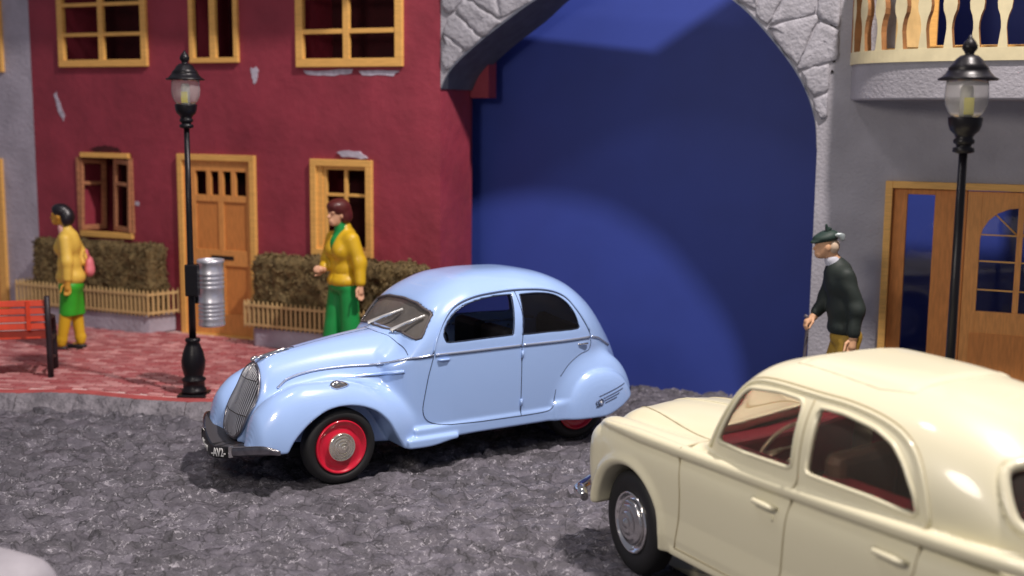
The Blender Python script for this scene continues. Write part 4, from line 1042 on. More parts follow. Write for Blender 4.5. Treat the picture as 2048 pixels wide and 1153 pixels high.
    for _ in range(3): FX[:, 1:-1] = FX[:, :-2]*.25 + FX[:, 1:-1]*.5 + FX[:, 2:]*.25; FX[1:-1] = FX[:-2]*.25 + FX[1:-1]*.5 + FX[2:]*.25
    def gx(y, z, d=.014):
        i = min(max(np.searchsorted(zs, z)-1, 0), len(zs)-2); t = (z-zs[i])/(zs[i+1]-zs[i]); return float(np.interp(y, ys_, FX[i]*(1-t) + FX[i+1]*t)) - d - .006
    b = MB(); rows = []
    for z in zs:
        w = hw(z); rows.append([b.bm.verts.new((gx(y, z), y, z)) for y in np.linspace(-w, w, 13)] )
    for A, B in zip(rows[:-1], rows[1:]):
        for k in range(12): b.bm.faces.new((A[k], A[k+1], B[k+1], B[k]))
    gr = b.build('grille', mat('grille_back', (.045, .045, .052), .35, metal=.5), root, smooth=True)
    b = MB()
    for k in range(-9, 10):
        y = k*.0262; zz = [z for z in np.linspace(.40, 1.04, 34) if hw(z) > abs(y) + .004]
        if len(zz) > 2: b.tube([(gx(y, z, .018), y, z) for z in zz], .0062, 5)
    setp(b.build('grille_bars', mat('grille_bar_metal', (.62, .62, .66), .3, metal=.8), gr), kind='stuff')
    for z in (.62, .915): 
        w = hw(z); MB().tube([(gx(y, z, .022), y, z) for y in np.linspace(-w, w, 15)], .004, 6).build('crossbar', M_DARK, gr)
    P = [(gx(-hw(z), z, .016), -hw(z), z) for z in zs] + [(gx(hw(z), z, .016), hw(z), z) for z in zs[::-1]]
    MB().tube(P, .013, 8, closed=True).build('surround', M_STEEL, gr)
    MB().tube([(gx(0, z, .026), 0, z) for z in zs[18:]], .006, 6).build('centre_rib', M_CHROME, gr)
    for y in (-.02, .02): MB().lathe([(.010, 0), (.009, .006), (.003, .010)], 12, M=Matrix.Translation((gx(y, .425), y, .425)) @ Matrix.Rotation(R(-90), 4, 'Y')).build('headlamp_glint', M_CHROME, gr)
    # bonnet ornament
    on = MB().tube([(-.47, 0, 1.075), (-.42, 0, 1.098), (-.30, 0, 1.128), (-.20, 0, 1.148), (-.10, 0, 1.156)], [.012, .017, .015, .015, .010], 10, flat=.8).tube([(-.43, -.028, 1.075), (-.30, -.026, 1.115), (-.15, -.016, 1.142)], .007, 6).tube([(-.43, .028, 1.075), (-.30, .026, 1.115), (-.15, .016, 1.142)], .007, 6).build('bonnet_ornament', M_CHROME, root)
    MB().lathe([(.002, -.042), (.018, -.032), (.024, 0), (.018, .024), (.003, .034)], 14, M=Matrix.Translation((-.475, 0, 1.088)) @ Matrix.Rotation(R(68), 4, 'Y')).build('ornament_head', M_CHROME, on)
    # spear on the bonnet side and lamps on the wings
    for sg in (1, -1):
        P = snap(spline([(.10, -.40, .905), (.286, -.395, .91), (.50, -.43, .915), (.661, -.535, .935), (.735, -.59, .945)], 5)); Q = [(x, sg*y, z) for x, y, z in P]; n = len(Q)
        MB().tube(Q, [.003 + .016*min(1, (k+1)/n*1.3)*(1 if k < n-2 else .75) for k in range(n)], 8).build('side_vent', M_BLUE, root)
        MB().tube([(x, y - sg*.012, z - .014) for x, y, z in Q], .0035, 5).build('seam_or_shade', M_SEAM_SHADE, root)
        x, y = .06, -.60; z = cm.top(x, y)
        o = MB().lathe([(.001, -.062), (.020, -.052), (.034, -.030), (.038, -.006), (.032, .030), (.018, .070), (.002, .098)], 18).build('side_lamp', M_CHROME, root); o.location = (x, sg*y, z + .008); o.rotation_euler = (0, R(93), 0); o.scale = (1.2, 1.1, 1.2)
    # handles and hinges
    for x0, x1, z in ((1.045, 1.165, 1.032), (2.655, 2.785, 1.022)):
        for sg in (1, -1):
            y = cm.side((x0+x1)/2, z); o = MB().tube([(x0, .004*sg, 0), (x0+.02, -.012*sg, 0), (x1-.02, -.014*sg, 0), (x1, -.004*sg, 0)], [.010, .013, .013, .009], 8, flat=.8).build('handle', M_BLUE if x0 < 2 else M_CHROME, root); o.location = (0, sg*y, z)
    for z in (1.0, .52):
        for sg in (1, -1): MB().tube([(1.966, sg*(cm.side(1.966, z) - .006), z-.035), (1.966, sg*(cm.side(1.966, z) - .008), z+.035)], .013, 8).build('hinge', M_BLUE, root)
    # wipers
    for (y0, z0, y1, z1) in ((.20, 1.262, -.12, 1.435), (-.235, 1.255, -.50, 1.425)):
        x0 = cm.front(y0, z0, x0=.6, x1=1.4); x1_ = cm.front(y1, z1, x0=.7, x1=1.4)
        wp = MB().tube([(x0-.035, y0, z0+.005), (x0-.030, y0, z0+.02), ((x0+x1_)/2-.045, (y0+y1)/2, (z0+z1)/2+.01), (x1_-.022, y1, z1)], [.019, .018, .013, .010], 8).build('wiper', M_BRIGHT, root)
        MB().lathe([(.016, 0), (.016, .012), (.006, .022)], 12, M=Matrix.Translation((x0-.02, y0, z0-.004))).build('pivot', M_CHROME, wp)
        dy, dz = (y1-y0)*.45, (z1-z0)*.45
        MB().tube([(x1_-.014 - .10, y1-dy*1.0, z1-dz*1.0), (x1_-.010, y1+dy*.12, z1+dz*.12)], .012, 6).build('blade', M_BRIGHT, wp)
    # winged badge on the rear wing
    bd = thing('badge'); bd.parent = root; lg = mat('badge_grey', (.12, .14, .22), .35, metal=.6)
    S = lambda x, z, d=.004: (x, cm.side(x, z) - d, z)
    for k, (x0, z0, x1, z1) in enumerate(((2.83, .500, 3.18, .590), (2.88, .476, 3.14, .545), (2.89, .452, 3.09, .505), (2.90, .428, 3.05, .468))):
        MB().tube([S(x, z) for x, z in resample([(x0, z0), (x1, z1)], .03)], .0034, 5).build('feather', lg, bd)
    MB().tube([S(2.845+.030*math.cos(a), .440+.030*math.sin(a)) for a in np.linspace(0, 2*math.pi, 17)[:-1]], .007, 6, closed=True).build('ring', lg, bd)
    MB().tube([S(2.845, .44), S(2.846, .441, .009)], .012, 10).build('dot', M_WHITE, bd)
    MB().tube([S(2.80, .455), S(2.785, .435), S(2.80, .42), S(2.79, .40), S(2.83, .402)], .006, 5).build('feather', lg, bd)
    # front bumper with plate
    bp = thing('bumper'); bp.parent = root
    N = 48; T = np.linspace(-1, 1, N)
    cx = lambda t: -.880 + (.27 if t < 0 else .20)*abs(t)**1.9 + .06*abs(t)**8
    cz = lambda t: .292 + .165*abs(t)**1.3 + (.0 if t < 0 else .03*t) - (.055*abs(t)**9)
    cy = lambda t: .755*t
    def strip(t0, t1, hgt, d0, d1, name, m, n=24):
        b = MB(); rows = []
        for t in np.linspace(t0, t1, n):
            e = 1 - .55*max(0, (abs(t)-.86)/.14)**1.5; hh = hgt*e; c = [(-d0, -hh), (-d1, -hh*.6), (-d1-.004, 0), (-d1, hh*.6), (-d0, hh), (.006, hh*.9), (.006, -hh*.9)]
            rows.append([b.bm.verts.new((cx(t)+a, cy(t), cz(t)+q)) for a, q in c])
        for A, B in zip(rows[:-1], rows[1:]):
            for k in range(7): b.bm.faces.new((A[k], A[(k+1) % 7], B[(k+1) % 7], B[k])).smooth = True
        b.bm.faces.new(rows[0][::-1]); b.bm.faces.new(rows[-1]); return b.build(name, m, bp)
    strip(-1, 1, .043, .008, .018, 'blade', M_STEEL, 60)
    MB().tube([(cx(t)-.014, cy(t), cz(t)+.040*(1-.5*max(0, (abs(t)-.86)/.14))) for t in np.linspace(-.97, .97, 50)], .004, 6).build('edge', M_CHROME, bp)
    pl = strip(-.44, .44, .054, .022, .026, 'number_plate', M_PLATE, 12)
    b = MB(); A_ = []; B_ = []
    for t in np.linspace(-.78, .90, 40):
        w_ = .20*(1-abs(t)**3)*(1 if t > -.2 else max(.05, 1+(t+.2)*1.6)); A_.append(b.bm.verts.new((cx(t)+.006, cy(t), cz(t)+.030))); B_.append(b.bm.verts.new((cx(t)+.006+w_, cy(t)*.97, cz(t)+.040+.02*(1-abs(t)))))
    for i in range(39): b.bm.faces.new((A_[i], A_[i+1], B_[i+1], B_[i])).smooth = True
    b.build('apron', mat('dark_apron', (.05, .047, .052), .45), bp)
    for t in (-.455, .455): MB().box(-.040, .0, -.009, .009, -.048, .055).build('clamp', M_CHROME, bp, bevel=.004).location = (cx(t), cy(t), cz(t))
    def lettering(txt, t, size, parent):
        cu = bpy.data.curves.new('lettering', 'FONT'); cu.body = txt; cu.size = size; cu.extrude = .002; cu.align_x = 'CENTER'; cu.align_y = 'CENTER'; cu.offset = .0015
        tmp = bpy.data.objects.new('tmp', cu); COL.objects.link(tmp); bpy.context.view_layer.update()
        me = bpy.data.meshes.new_from_object(tmp.evaluated_get(bpy.context.evaluated_depsgraph_get())); bpy.data.objects.remove(tmp)
        o = link('lettering', me, M_WHITE, parent)
        d = Vector((cx(t-.06)-cx(t+.06), cy(t-.06)-cy(t+.06), cz(t-.06)-cz(t+.06))).normalized(); up = Vector((0, 0, 1)); nrm = d.cross(up).normalized(); up = nrm.cross(d)
        o.matrix_local = Matrix.Translation((cx(t), cy(t), cz(t))) @ Matrix(((d.x, up.x, nrm.x), (d.y, up.y, nrm.y), (d.z, up.z, nrm.z))).to_4x4() @ Matrix.Translation((0, 0, .0315))
        return o
    lettering('-AV2-', -.225, .105, pl)
    b = MB()     # worn, unreadable strokes on the far half of the plate
    for k, t in enumerate((.09, .14, .19, .24, .29, .34)):
        b.tube([(cx(t)-.033, cy(t), cz(t)-.028+(k % 2)*.010), (cx(t+.006)-.033, cy(t+.006), cz(t)+.026-(k % 3)*.008)], .004, 5)
    b.build('worn_marks', M_WHITE, pl)
    MB().tube([(cx(0)+.0, -.05, .33), (-.60, -.05, .34)], .014, 6).tube([(cx(0), .05, .33), (-.60, .05, .34)], .014, 6).build('bracket', M_INT, bp)
    # rear bumper
    MB().tube([(3.42, -.50, .42), (3.52, -.4, .42), (3.60, 0, .42), (3.52, .4, .42), (3.42, .50, .42)], .03, 8, flat=1.3).build('rear_bumper', M_STEEL, root)
    return cm
build_blue()

def build_cream():
    F0 = Vector((.8838 + .74*.8660, 8.2531 + .74*.5, -.004)); root = thing('car', F0, R(-60.0), 'cream vintage saloon with chrome hub caps and red interior, cut off by the right edge', 'car')
    fwin = round_poly([(.89, 1.213), (.955, 1.35), (1.045, 1.535), (1.11, 1.592), (1.36, 1.620), (1.565, 1.612), (1.585, 1.56), (1.597, 1.245), (1.575, 1.228), (1.24, 1.221)], .03)
    rwin = round_poly([(1.720, 1.598), (1.90, 1.598), (2.132, 1.568), (2.27, 1.520), (2.37, 1.440), (2.475, 1.305), (2.515, 1.205), (2.21, 1.225), (1.735, 1.230)], .03)
    ws = round_poly([(-.63, 1.245), (-.59, 1.50), (-.53, 1.615), (0, 1.655), (.53, 1.615), (.59, 1.50), (.63, 1.245), (0, 1.275)], .05)
    bw = round_poly([(-.61, 1.245), (-.57, 1.40), (-.50, 1.53), (-.25, 1.575), (.25, 1.575), (.50, 1.53), (.57, 1.40), (.61, 1.245), (0, 1.235)], .05)
    cuts = [lambda g, Y: np.maximum(poly_sd(g.X, g.Z, fwin), .40 - Y), lambda g, Y: np.maximum(poly_sd(g.X, g.Z, rwin), .40 - Y),
            lambda g, Y: np.maximum(poly_sd(Y, g.Z, ws), g.X - 1.25), lambda g, Y: np.maximum(poly_sd(Y, g.Z, bw), 2.84 - g.X)]
    cm = CarMesh(cream_solid, .045, cuts, .0135)
    zsill = .39
    fdoor = [(.537, 1.012), (.60, .80), (.575, .5), (.555, zsill), (1.573, zsill), (1.60, .72), (1.62, 1.0), (1.666, 1.166), (1.655, 1.40), (1.645, 1.64), (1.387, 1.652), (1.15, 1.63), (1.03, 1.58), (.92, 1.40), (.82, 1.20), (.80, 1.13), (.537, 1.06)]
    rdoor = [(1.573, zsill), (2.42, zsill), (2.44, .60), (2.50, .78), (2.576, .907), (2.57, 1.02), (2.60, 1.17), (2.515, 1.387), (2.43, 1.497), (2.30, 1.574), (2.118, 1.622), (1.894, 1.650), (1.645, 1.648), (1.655, 1.40), (1.666, 1.166), (1.62, 1.0), (1.60, .72)]
    c = cm.V[cm.Q].mean(1); lab = np.zeros(len(c), int); sd = np.abs(c[:, 1]) > .52
    lab[sd & inpoly(c[:, 0], c[:, 2], fdoor)] = 1; lab[sd & inpoly(c[:, 0], c[:, 2], rdoor)] = 2
    lab[(c[:, 0] > -.60) & (c[:, 0] < .60) & (c[:, 2] > 1.0) & (np.abs(c[:, 1]) < .48)] = 5; lab[(c[:, 0] > 2.95) & (c[:, 2] < 1.2) & (c[:, 2] > .55) & (np.abs(c[:, 1]) < .55)] = 6
    lab = np.where((c[:, 1] > 0) & ((lab == 1) | (lab == 2)), lab + 10, lab)
    cm.split(lab, {0: 'body', 1: 'door', 2: 'door', 11: 'door', 12: 'door', 5: 'bonnet', 6: 'boot_lid'}, M_CREAM, root)
    for p in (spline([(.60, 1.12), (.555, 1.03), (.585, .90), (.60, .75), (.585, .55), (.56, zsill)], 5), [(1.650, 1.64), (1.658, 1.40), (1.668, 1.166), (1.625, 1.0), (1.605, .72), (1.575, zsill)],
              spline([(2.60, 1.17), (2.575, 1.02), (2.576, .907), (2.50, .78), (2.445, .60), (2.43, zsill)], 4), [(.56, zsill), (2.42, zsill)]):
        side_line(cm, 'seam_or_shade', p, .0055, M_CSEAM, root)
    gut = spline([(.80, 1.15), (.85, 1.27), (.93, 1.42), (1.03, 1.59), (1.13, 1.645), (1.25, 1.664), (1.40, 1.668), (1.671, 1.660), (1.894, 1.655), (2.118, 1.630), (2.30, 1.584), (2.434, 1.503), (2.52, 1.389), (2.585, 1.24), (2.60, 1.17)], 4)
    side_line(cm, 'gutter', gut, .014, M_CREAM, root, lift=.004, d=.04); side_line(cm, 'seam_or_shade', gut + np.array([.0, .018]), .006, M_CSEAM, root, d=.04)
    for wn in (fwin, rwin):
        P = wn.copy(); c0 = P.mean(0); P = c0 + (P-c0)*1.045; side_line(cm, 'window_frame', P, .014, M_CREAM, root, closed=True, lift=-.002, d=.04)
    # bonnet gaps
    P = [(-.58, -.30), (-.3, -.36), (.1, -.42), (.5, -.48), (.62, -.50)]
    for sg in (1, -1): MB().tube([(x, sg*y, cm.top(x, sg*y)) for x, y in resample(P, .04)], .006, 6).build('seam_or_shade', M_CSEAM, root)
    MB().tube([(.64, y, cm.top(.64, y)) for y in np.linspace(-.5, .5, 24)], .006, 6).build('seam_or_shade', M_CSEAM, root)
    MB().tube([(x, 0, cm.top(x, 0)+.002) for x in np.linspace(-.55, .60, 24)], .010, 6).build('bonnet_rib', M_CREAM, root)
    # roof panel gap
    P = resample([(1.30, -.44), (1.98, -.46), (2.18, -.40), (2.2, 0), (2.18, .40), (1.98, .46), (1.30, .44), (1.27, 0), (1.30, -.44)], .04)[:-1]
    MB().tube([(x, y, cm.top(x, y)-.002) for x, y in P], .009, 6, closed=True).build('sunroof_edge', M_CREAM, root)
    g1 = M_CGLASS
    glass_from(cm, .016, lambda c, n: (c[:, 0] < 1.3) & (n[:, 0] < -.3) & inpoly(c[:, 1], c[:, 2], ws, .02), 'windscreen', g1, root)
    for sg in (-1, 1):
        glass_from(cm, .016, lambda c, n: (np.abs(n[:, 1]) > .4) & (c[:, 1]*sg > 0) & inpoly(c[:, 0], c[:, 2], fwin, .02), 'side_window', g1, root)
        glass_from(cm, .016, lambda c, n: (np.abs(n[:, 1]) > .4) & (c[:, 1]*sg > 0) & inpoly(c[:, 0], c[:, 2], rwin, .02), 'side_window', g1, root)
    RW = []
    for y, z in resample(np.vstack([bw, bw[:1]]), .04)[:-1]:
        q = np.array([cm.rear(y, z), y, z])
        for _ in range(4): q = q - grad_at(cm.full, cm.o, cm.h, q[None])[0]*sample(cm.full, cm.o, cm.h, q[None])[0]
        RW.append(tuple(q))
    RW = np.array(RW)
    for _ in range(1): RW = np.roll(RW, 1, 0)*.25 + RW*.5 + np.roll(RW, -1, 0)*.25
    MB().tube(RW, .032, 10, closed=True).build('window_frame', M_CREAM, root)
    glass_from(cm, .016, lambda c, n: (c[:, 0] > 2.8) & inpoly(c[:, 1], c[:, 2], bw, .02), 'rear_window', M_CGLASS, root)
    box('floor', .45, 3.2, -.64, .64, .40, .44, M_REDINT, root); box('dashboard', .70, .92, -.62, .62, .85, 1.19, M_REDINT, root, bevel=.03)
    for sg in (-1, 1): box('door_lining', 1.0, 2.42, sg*.700-.012, sg*.700+.012, .44, 1.19, M_REDINT, root, bevel=.01)
    for sg in (-1, 1):
        for a_, c_ in ((.95, 1.60), (1.72, 2.50)): box('window_sill', a_, c_, *sorted((sg*.695, sg*(.60 if a_ < 1.5 else .50))), 1.165, 1.195, M_REDINT, root, bevel=.008)
    for y0 in (-.60, .04): MB().box(1.30, 1.80, y0, y0+.56, .5, .80).box(1.70, 1.86, y0, y0+.56, .7, 1.33).build('front_seat', M_BROWNINT, root, bevel=.06)
    MB().box(2.3, 2.9, -.62, .62, .5, .82).box(2.78, 2.95, -.60, .60, .7, 1.24).build('rear_seat', M_REDINT, root, bevel=.06); box('parcel_shelf', 2.9, 3.35, -.55, .55, 1.14, 1.17, M_REDINT, root)
    M_IV = mat('ivory_plastic', (.62, .52, .38), .4)
    MB().tube([(1.12 + .10*math.sin(a), -.33 + .20*math.cos(a), 1.16 + .18*math.sin(a)) for a in np.linspace(0, 2*math.pi, 29)[:-1]], .014, 8, closed=True).tube([(1.12, -.33, 1.16), (.9, -.33, 1.02)], .015, 8).tube([(1.12, -.52, 1.16), (1.12, -.14, 1.16)], .009, 6).build('steering_wheel', M_IV, root)
    # wheels
    rim = [(.228, -.05), (.226, .006), (.218, .012), (.208, .006), (.196, -.022), (.176, -.026), (.165, -.010), (.12, -.004)]
    cap = [(.172, -.016), (.166, .008), (.150, .020), (.140, .016), (.128, .028), (.108, .030), (.098, .022), (.080, .040), (.060, .046), (.050, .038), (.030, .046), (.022, .058), (.004, .060)]
    for x in (-.035, 2.86):
        for sg in (-1, 1): wheel(root, x, sg*.728, .376, .376, .175, rim, cap, M_CHROME, mat('satin_hub_metal', (.62, .61, .60), .22, metal=1, var=.08), sg, -7 if x < 1 else 0)
    box('chassis', -.4, 3.6, -.36, .36, .26, .34, M_INT, root)
    for x0, x1 in ((1.335, 1.535), (2.30, 2.535)):
        for sg in (1, -1):
            z = .962; y = cm.side((x0+x1)/2, z)
            o = MB().tube([(x0, -.012*sg, .004), (x0+.03, -.036*sg, .002), (x1-.06, -.040*sg, 0), (x1-.02, -.034*sg, -.004), (x1, -.008*sg, -.006)], [.018, .022, .022, .019, .012], 10, flat=.9).build('handle', M_CREAM, root); o.location = (0, sg*y, z)
            if x0 < 2: MB().tube([(x1-.03, sg*(y+.002), z-.075), (x1-.03, sg*(y-.026), z-.075)], [.018, .013], 10).build('lock', M_CREAM, root)
    # wiper / hinge lump at the cowl, front bumper, lamps
    MB().tube([(.62, -.52, cm.top(.62, -.52)+.004), (.78, -.60, cm.top(.78, -.60)+.012)], [.016, .012], 8).build('cowl_hinge', M_CREAM, root)
    bt = MB().tube([(-.52, -.81, .44), (-.66, -.76, .45), (-.76, -.60, .45), (-.80, -.3, .45), (-.81, 0, .45), (-.80, .3, .45), (-.76, .60, .45), (-.66, .76, .45), (-.52, .81, .44)], [.03, .05, .055, .055, .055, .055, .055, .05, .03], 14, flat=1.15).build('bumper', M_CHROME, root)
    for sg in (1, -1):
        MB().lathe([(.115, -.04), (.115, .0), (.10, .025), (.06, .042), (.005, .05)], 28, M=Matrix.Translation((cm.front(sg*.55, .84)+.035, sg*.55, .84)) @ Matrix.Rotation(R(-90), 4, 'Y')).build('headlamp', M_CHROME, root)
        MB().tube([(3.86, sg*.66, .72), (3.86, sg*.66, .86)], .035, 10).build('tail_lamp', M_REDRIM, root)
    MB().tube([(3.70, -.76, .45), (3.92, -.60, .45), (3.97, 0, .45), (3.92, .60, .45), (3.70, .76, .45)], .055, 12).build('rear_bumper', M_CHROME, root)
    b = MB(); 
    for z in np.arange(.62, .86, .04): b.tube([(cm.front(y, z, x1=.5)-.006, y, z) for y in np.linspace(-.26, .26, 9)], .008, 6)
    b.build('grille', M_CHROME, root)
build_cream()
# ---------------------------------------------------------------- painted figures
def prim(g, p):
    X, Y, Z = g.X, g.Y, g.Z
    if p[0] == 'e':
        c, r = p[1], p[2]; a = [(X-c[0]), (Y-c[1]), (Z-c[2])]
        if len(p) > 3:                                   # tilt in the x-z plane
            t = R(p[3]); a[0], a[2] = a[0]*math.cos(t)+a[2]*math.sin(t), -a[0]*math.sin(t)+a[2]*math.cos(t)
        k0 = np.sqrt((a[0]/r[0])**2+(a[1]/r[1])**2+(a[2]/r[2])**2); k1 = np.sqrt((a[0]/r[0]**2)**2+(a[1]/r[1]**2)**2+(a[2]/r[2]**2)**2)+1e-6
        return k0*(k0-1)/k1
    a, b, ra, rb = np.array(p[1], float), np.array(p[2], float), p[3], p[4]; ba = b-a; L = ba @ ba
    px, py, pz = X-a[0], Y-a[1], Z-a[2]; h = np.clip((px*ba[0]+py*ba[1]+pz*ba[2])/L, 0, 1)
    return np.sqrt((px-ba[0]*h)**2+(py-ba[1]*h)**2+(pz-ba[2]*h)**2) - (ra+(rb-ra)*h)
def blob(name, prims, m, root, k=.03, h=.011, cut=None, ks=None):
    lo = np.full(3, 9.); hi = -lo
    for p in prims:
        if p[0] == 'x': continue
        pts = [np.array(p[1])-max(p[2]), np.array(p[1])+max(p[2])] if p[0] == 'e' else [np.array(q)+s*max(p[3], p[4]) for q in (p[1], p[2]) for s in (-1, 1)]
        for q in pts: lo = np.minimum(lo, q); hi = np.maximum(hi, q)
    lo -= .04; hi += .04; g = Grid(lo[0], hi[0], lo[1], hi[1], lo[2], hi[2], h); D = None
    for p in prims:
        if p[0] == 'x': D = smax(D, -prim(g, p[1]), .01); continue
        d = prim(g, p); kk = p[5] if (p[0] == 'c' and len(p) > 5) else k; D = d if D is None else smin(D, d, kk)
    if cut: D = cut(g, D)
    D = np.ascontiguousarray(np.broadcast_to(D, g.shape)).astype(np.float32)
    V, Q = nets(D, g.o, h); return from_np(name, V, Q, m, root, normals=grad_at(D, g.o, h, V))
def hand(w, dirn, side, curl=.5, s=1.0):
    """palm, four fingers and a thumb; w wrist, dirn unit vector along the hand, side unit vector across the knuckles"""
    w = np.array(w, float); d = np.array(dirn, float); d /= np.linalg.norm(d); e = np.array(side, float); e -= d*(e @ d); e /= np.linalg.norm(e); n = np.cross(d, e)
    P = [('c', tuple(w), tuple(w+d*.075*s), .030*s, .036*s)]
    for i, (o, L) in enumerate(((-.030, .080), (-.010, .092), (.010, .086), (.029, .066))):
        a = w + d*.085*s + e*o*s; b = a + (d*(1-curl*.3) + n*curl*.5)*L*.5*s; c = b + (d*(1-curl) + n*curl)*L*.5*s
        P += [('c', tuple(a), tuple(b), .0125*s, .0115*s, .004), ('c', tuple(b), tuple(c), .0115*s, .010*s, .006)]
    a = w + d*.02*s - e*.026*s; P += [('c', tuple(a), tuple(a + (d*.6 - e*.6 + n*.3)*.055*s), .014*s, .012*s, .01), ('c', tuple(a + (d*.6 - e*.6 + n*.3)*.055*s), tuple(a + (d*1.3 - e*.6 + n*.5)*.075*s), .012*s, .010*s, .01)]
    return P
def head(c, s, tilt=0, look=-1):
    """face to -x; eyes, nose, lips, chin, ears"""
    x, y, z = c; L = look; q = lambda a, b, d: (x + L*(-1)*0 + (-a)*s, y + b*s, z + d*s)
    return [('e', (x, y, z+.02*s), (.095*s, .078*s, .105*s)), ('e', q(.030, 0, -.050), (.062*s, .055*s, .070*s)), ('e', q(.068, 0, -.095), (.026*s, .030*s, .020*s)),
            ('c', q(.088, 0, .008), q(.112, 0, -.026), .010*s, .015*s, .012), ('e', q(.086, 0, -.062), (.014*s, .024*s, .008*s)), ('e', q(.082, 0, -.075), (.014*s, .020*s, .008*s)),
            ('e', q(.082, .034, .022), (.016*s, .022*s, .010*s)), ('e', q(.082, -.034, .022), (.016*s, .022*s, .010*s)), ('e', q(.0, .080, -.010), (.020*s, .010*s, .030*s)), ('e', q(.0, -.080, -.010), (.020*s, .010*s, .030*s))]
M_SKIN = mat('painted_skin', (.66, .36, .22), .55, bump=.1, bscale=20); M_SKINY = mat('ochre_skin', (.58, .30, .04), .5); M_SKINM = mat('tan_skin', (.60, .34, .19), .6, var=.1)
M_YEL = mat('yellow_jacket', (.62, .38, .012), .42, var=.08, coat=.2); M_YEL2 = mat('pale_yellow_jacket', (.72, .48, .08), .5, var=.08)
M_GRN = mat('green_cloth', (.010, .26, .055), .45, var=.1); M_GRN2 = mat('bright_green_skirt', (.035, .36, .02), .5, var=.08)
M_HAIRB = mat('brown_hair', (.085, .014, .012), .4, coat=.2); M_HAIRK = mat('black_hair', (.012, .010, .014), .35)
M_DKG = mat('dark_green_jumper', (.016, .024, .020), .65, bump=.3, bscale=14); M_MUS = mat('mustard_trousers', (.36, .22, .025), .6, var=.15); M_SHOE = mat('dark_shoe', (.02, .015, .016), .4)
M_STOCK = mat('yellow_stockings', (.70, .42, .02), .5); M_PINKB = mat('pink_bag', (.75, .20, .24), .5)

def woman_green_trousers():
    r = thing('person', (-2.10, 14.60, .175), R(42), 'figure in yellow jacket and wide green trousers with short brown hair, behind the blue car', 'person')
    S = 1.0
    # body: one continuous surface
    P = [('c', (-.02, 0, .10), (-.01, 0, .10), .01, .01)][:0]
    P += head((-.055, 0, 1.885), 1.22) + [('c', (-.02, 0, 1.80), (.015, 0, 1.66), .065, .075)]
    P += [('e', (.0, 0, 1.45), (.13, .19, .26)), ('e', (.0, 0, 1.15), (.13, .16, .2)), ('e', (.01, 0, .99), (.12, .15, .10))]
    P += [('c', (.02, -.10, .95), (.03, -.11, .5), .08, .07), ('c', (.02, -.12, .5), (.03, -.12, .08), .07, .045), ('c', (.0, .10, .95), (-.05, .115, .5), .08, .07), ('c', (-.05, .115, .5), (-.10, .12, .08), .07, .045)]
    P += [('c', (.02, -.20, 1.56), (.06, -.285, 1.28), .045, .045), ('c', (.06, -.285, 1.28), (.04, -.33, 1.05), .042, .03), ('c', (.0, .22, 1.54), (-.04, .26, 1.28), .055, .05), ('c', (-.04, .26, 1.28), (-.21, .10, 1.20), .05, .03)]
    P += hand((.035, -.335, 1.03), (-.05, -.05, -1), (1, 0, 0), .35, 1.15) + hand((-.21, .10, 1.20), (-.8, -.45, .15), (0, 0, 1), .7, 1.1)
    blob('body', P, M_SKIN, r, .03, .010)
    J = [('e', (.01, 0, 1.47), (.165, .235, .24)), ('e', (-.075, -.085, 1.44), (.11, .10, .115)), ('e', (-.075, .085, 1.44), (.11, .10, .115)), ('e', (.01, 0, 1.22), (.150, .195, .2)), ('e', (.01, 0, 1.06), (.185, .225, .13)),
         ('c', (.01, -.19, 1.58), (.065, -.28, 1.30), .098, .085), ('c', (.065, -.28, 1.30), (.040, -.328, 1.07), .082, .066), ('c', (.0, .19, 1.57), (-.03, .27, 1.30), .095, .085), ('c', (-.03, .27, 1.30), (-.17, .14, 1.23), .082, .066), ('c', (.03, .0, 1.70), (.045, 0, 1.64), .10, .13)]
    def cutj(g, D):
        D = smax(D, (1.005 + .0) - g.Z, .02); v = np.abs(g.Y + .0) - (g.Z - 1.42)*.28; D = smax(D, -np.maximum(np.maximum(v, g.X + .02), 1.42 - g.Z), .015)
        D = D + .012*np.exp(-((g.Y+.005)/.010)**2)*(g.X < 0)*(g.Z < 1.45)
        D = D + .010*np.exp(-((g.Z-1.16)/.008)**2)*(np.abs(np.abs(g.Y)-.11) < .06)*(g.X < 0)
        return D
    blob('jacket', J, M_YEL, r, .05, .011, cutj)
    blob('polo_neck', [('c', (-.015, 0, 1.78), (.0, 0, 1.60), .078, .10), ('e', (-.03, 0, 1.50), (.13, .13, .16))], M_GRN, r, .04)
    T = [('e', (.01, 0, 1.0), (.165, .205, .12)), ('c', (.02, -.105, .95), (.04, -.125, .10), .115, .130), ('c', (.0, .105, .95), (-.10, .13, .10), .115, .130)]
    blob('trousers', T, M_GRN, r, .03, .012, lambda g, D: smax(D, .05 - g.Z, .01))
    H = [('e', (-.035, 0, 1.955), (.150, .128, .125)), ('e', (.03, 0, 1.87), (.105, .120, .12)), ('e', (-.10, 0, 1.985), (.095, .105, .065)), ('e', (.0, -.07, 1.86), (.07, .055, .09)), ('e', (.0, .07, 1.86), (.07, .055, .09))]
    blob('hair', H, M_HAIRB, r, .03, .010)
    for y, x in ((-.12, .0), (.12, -.14)): blob('shoe', [('e', (x-.04, y, .03), (.13, .05, .045))], M_SHOE, r)
    for sy in (-1, 1): blob('eye', [('e', (-.055-.108, sy*.036, 1.912), (.010, .016, .009))], M_SHOE, r, h=.004)
woman_green_trousers()

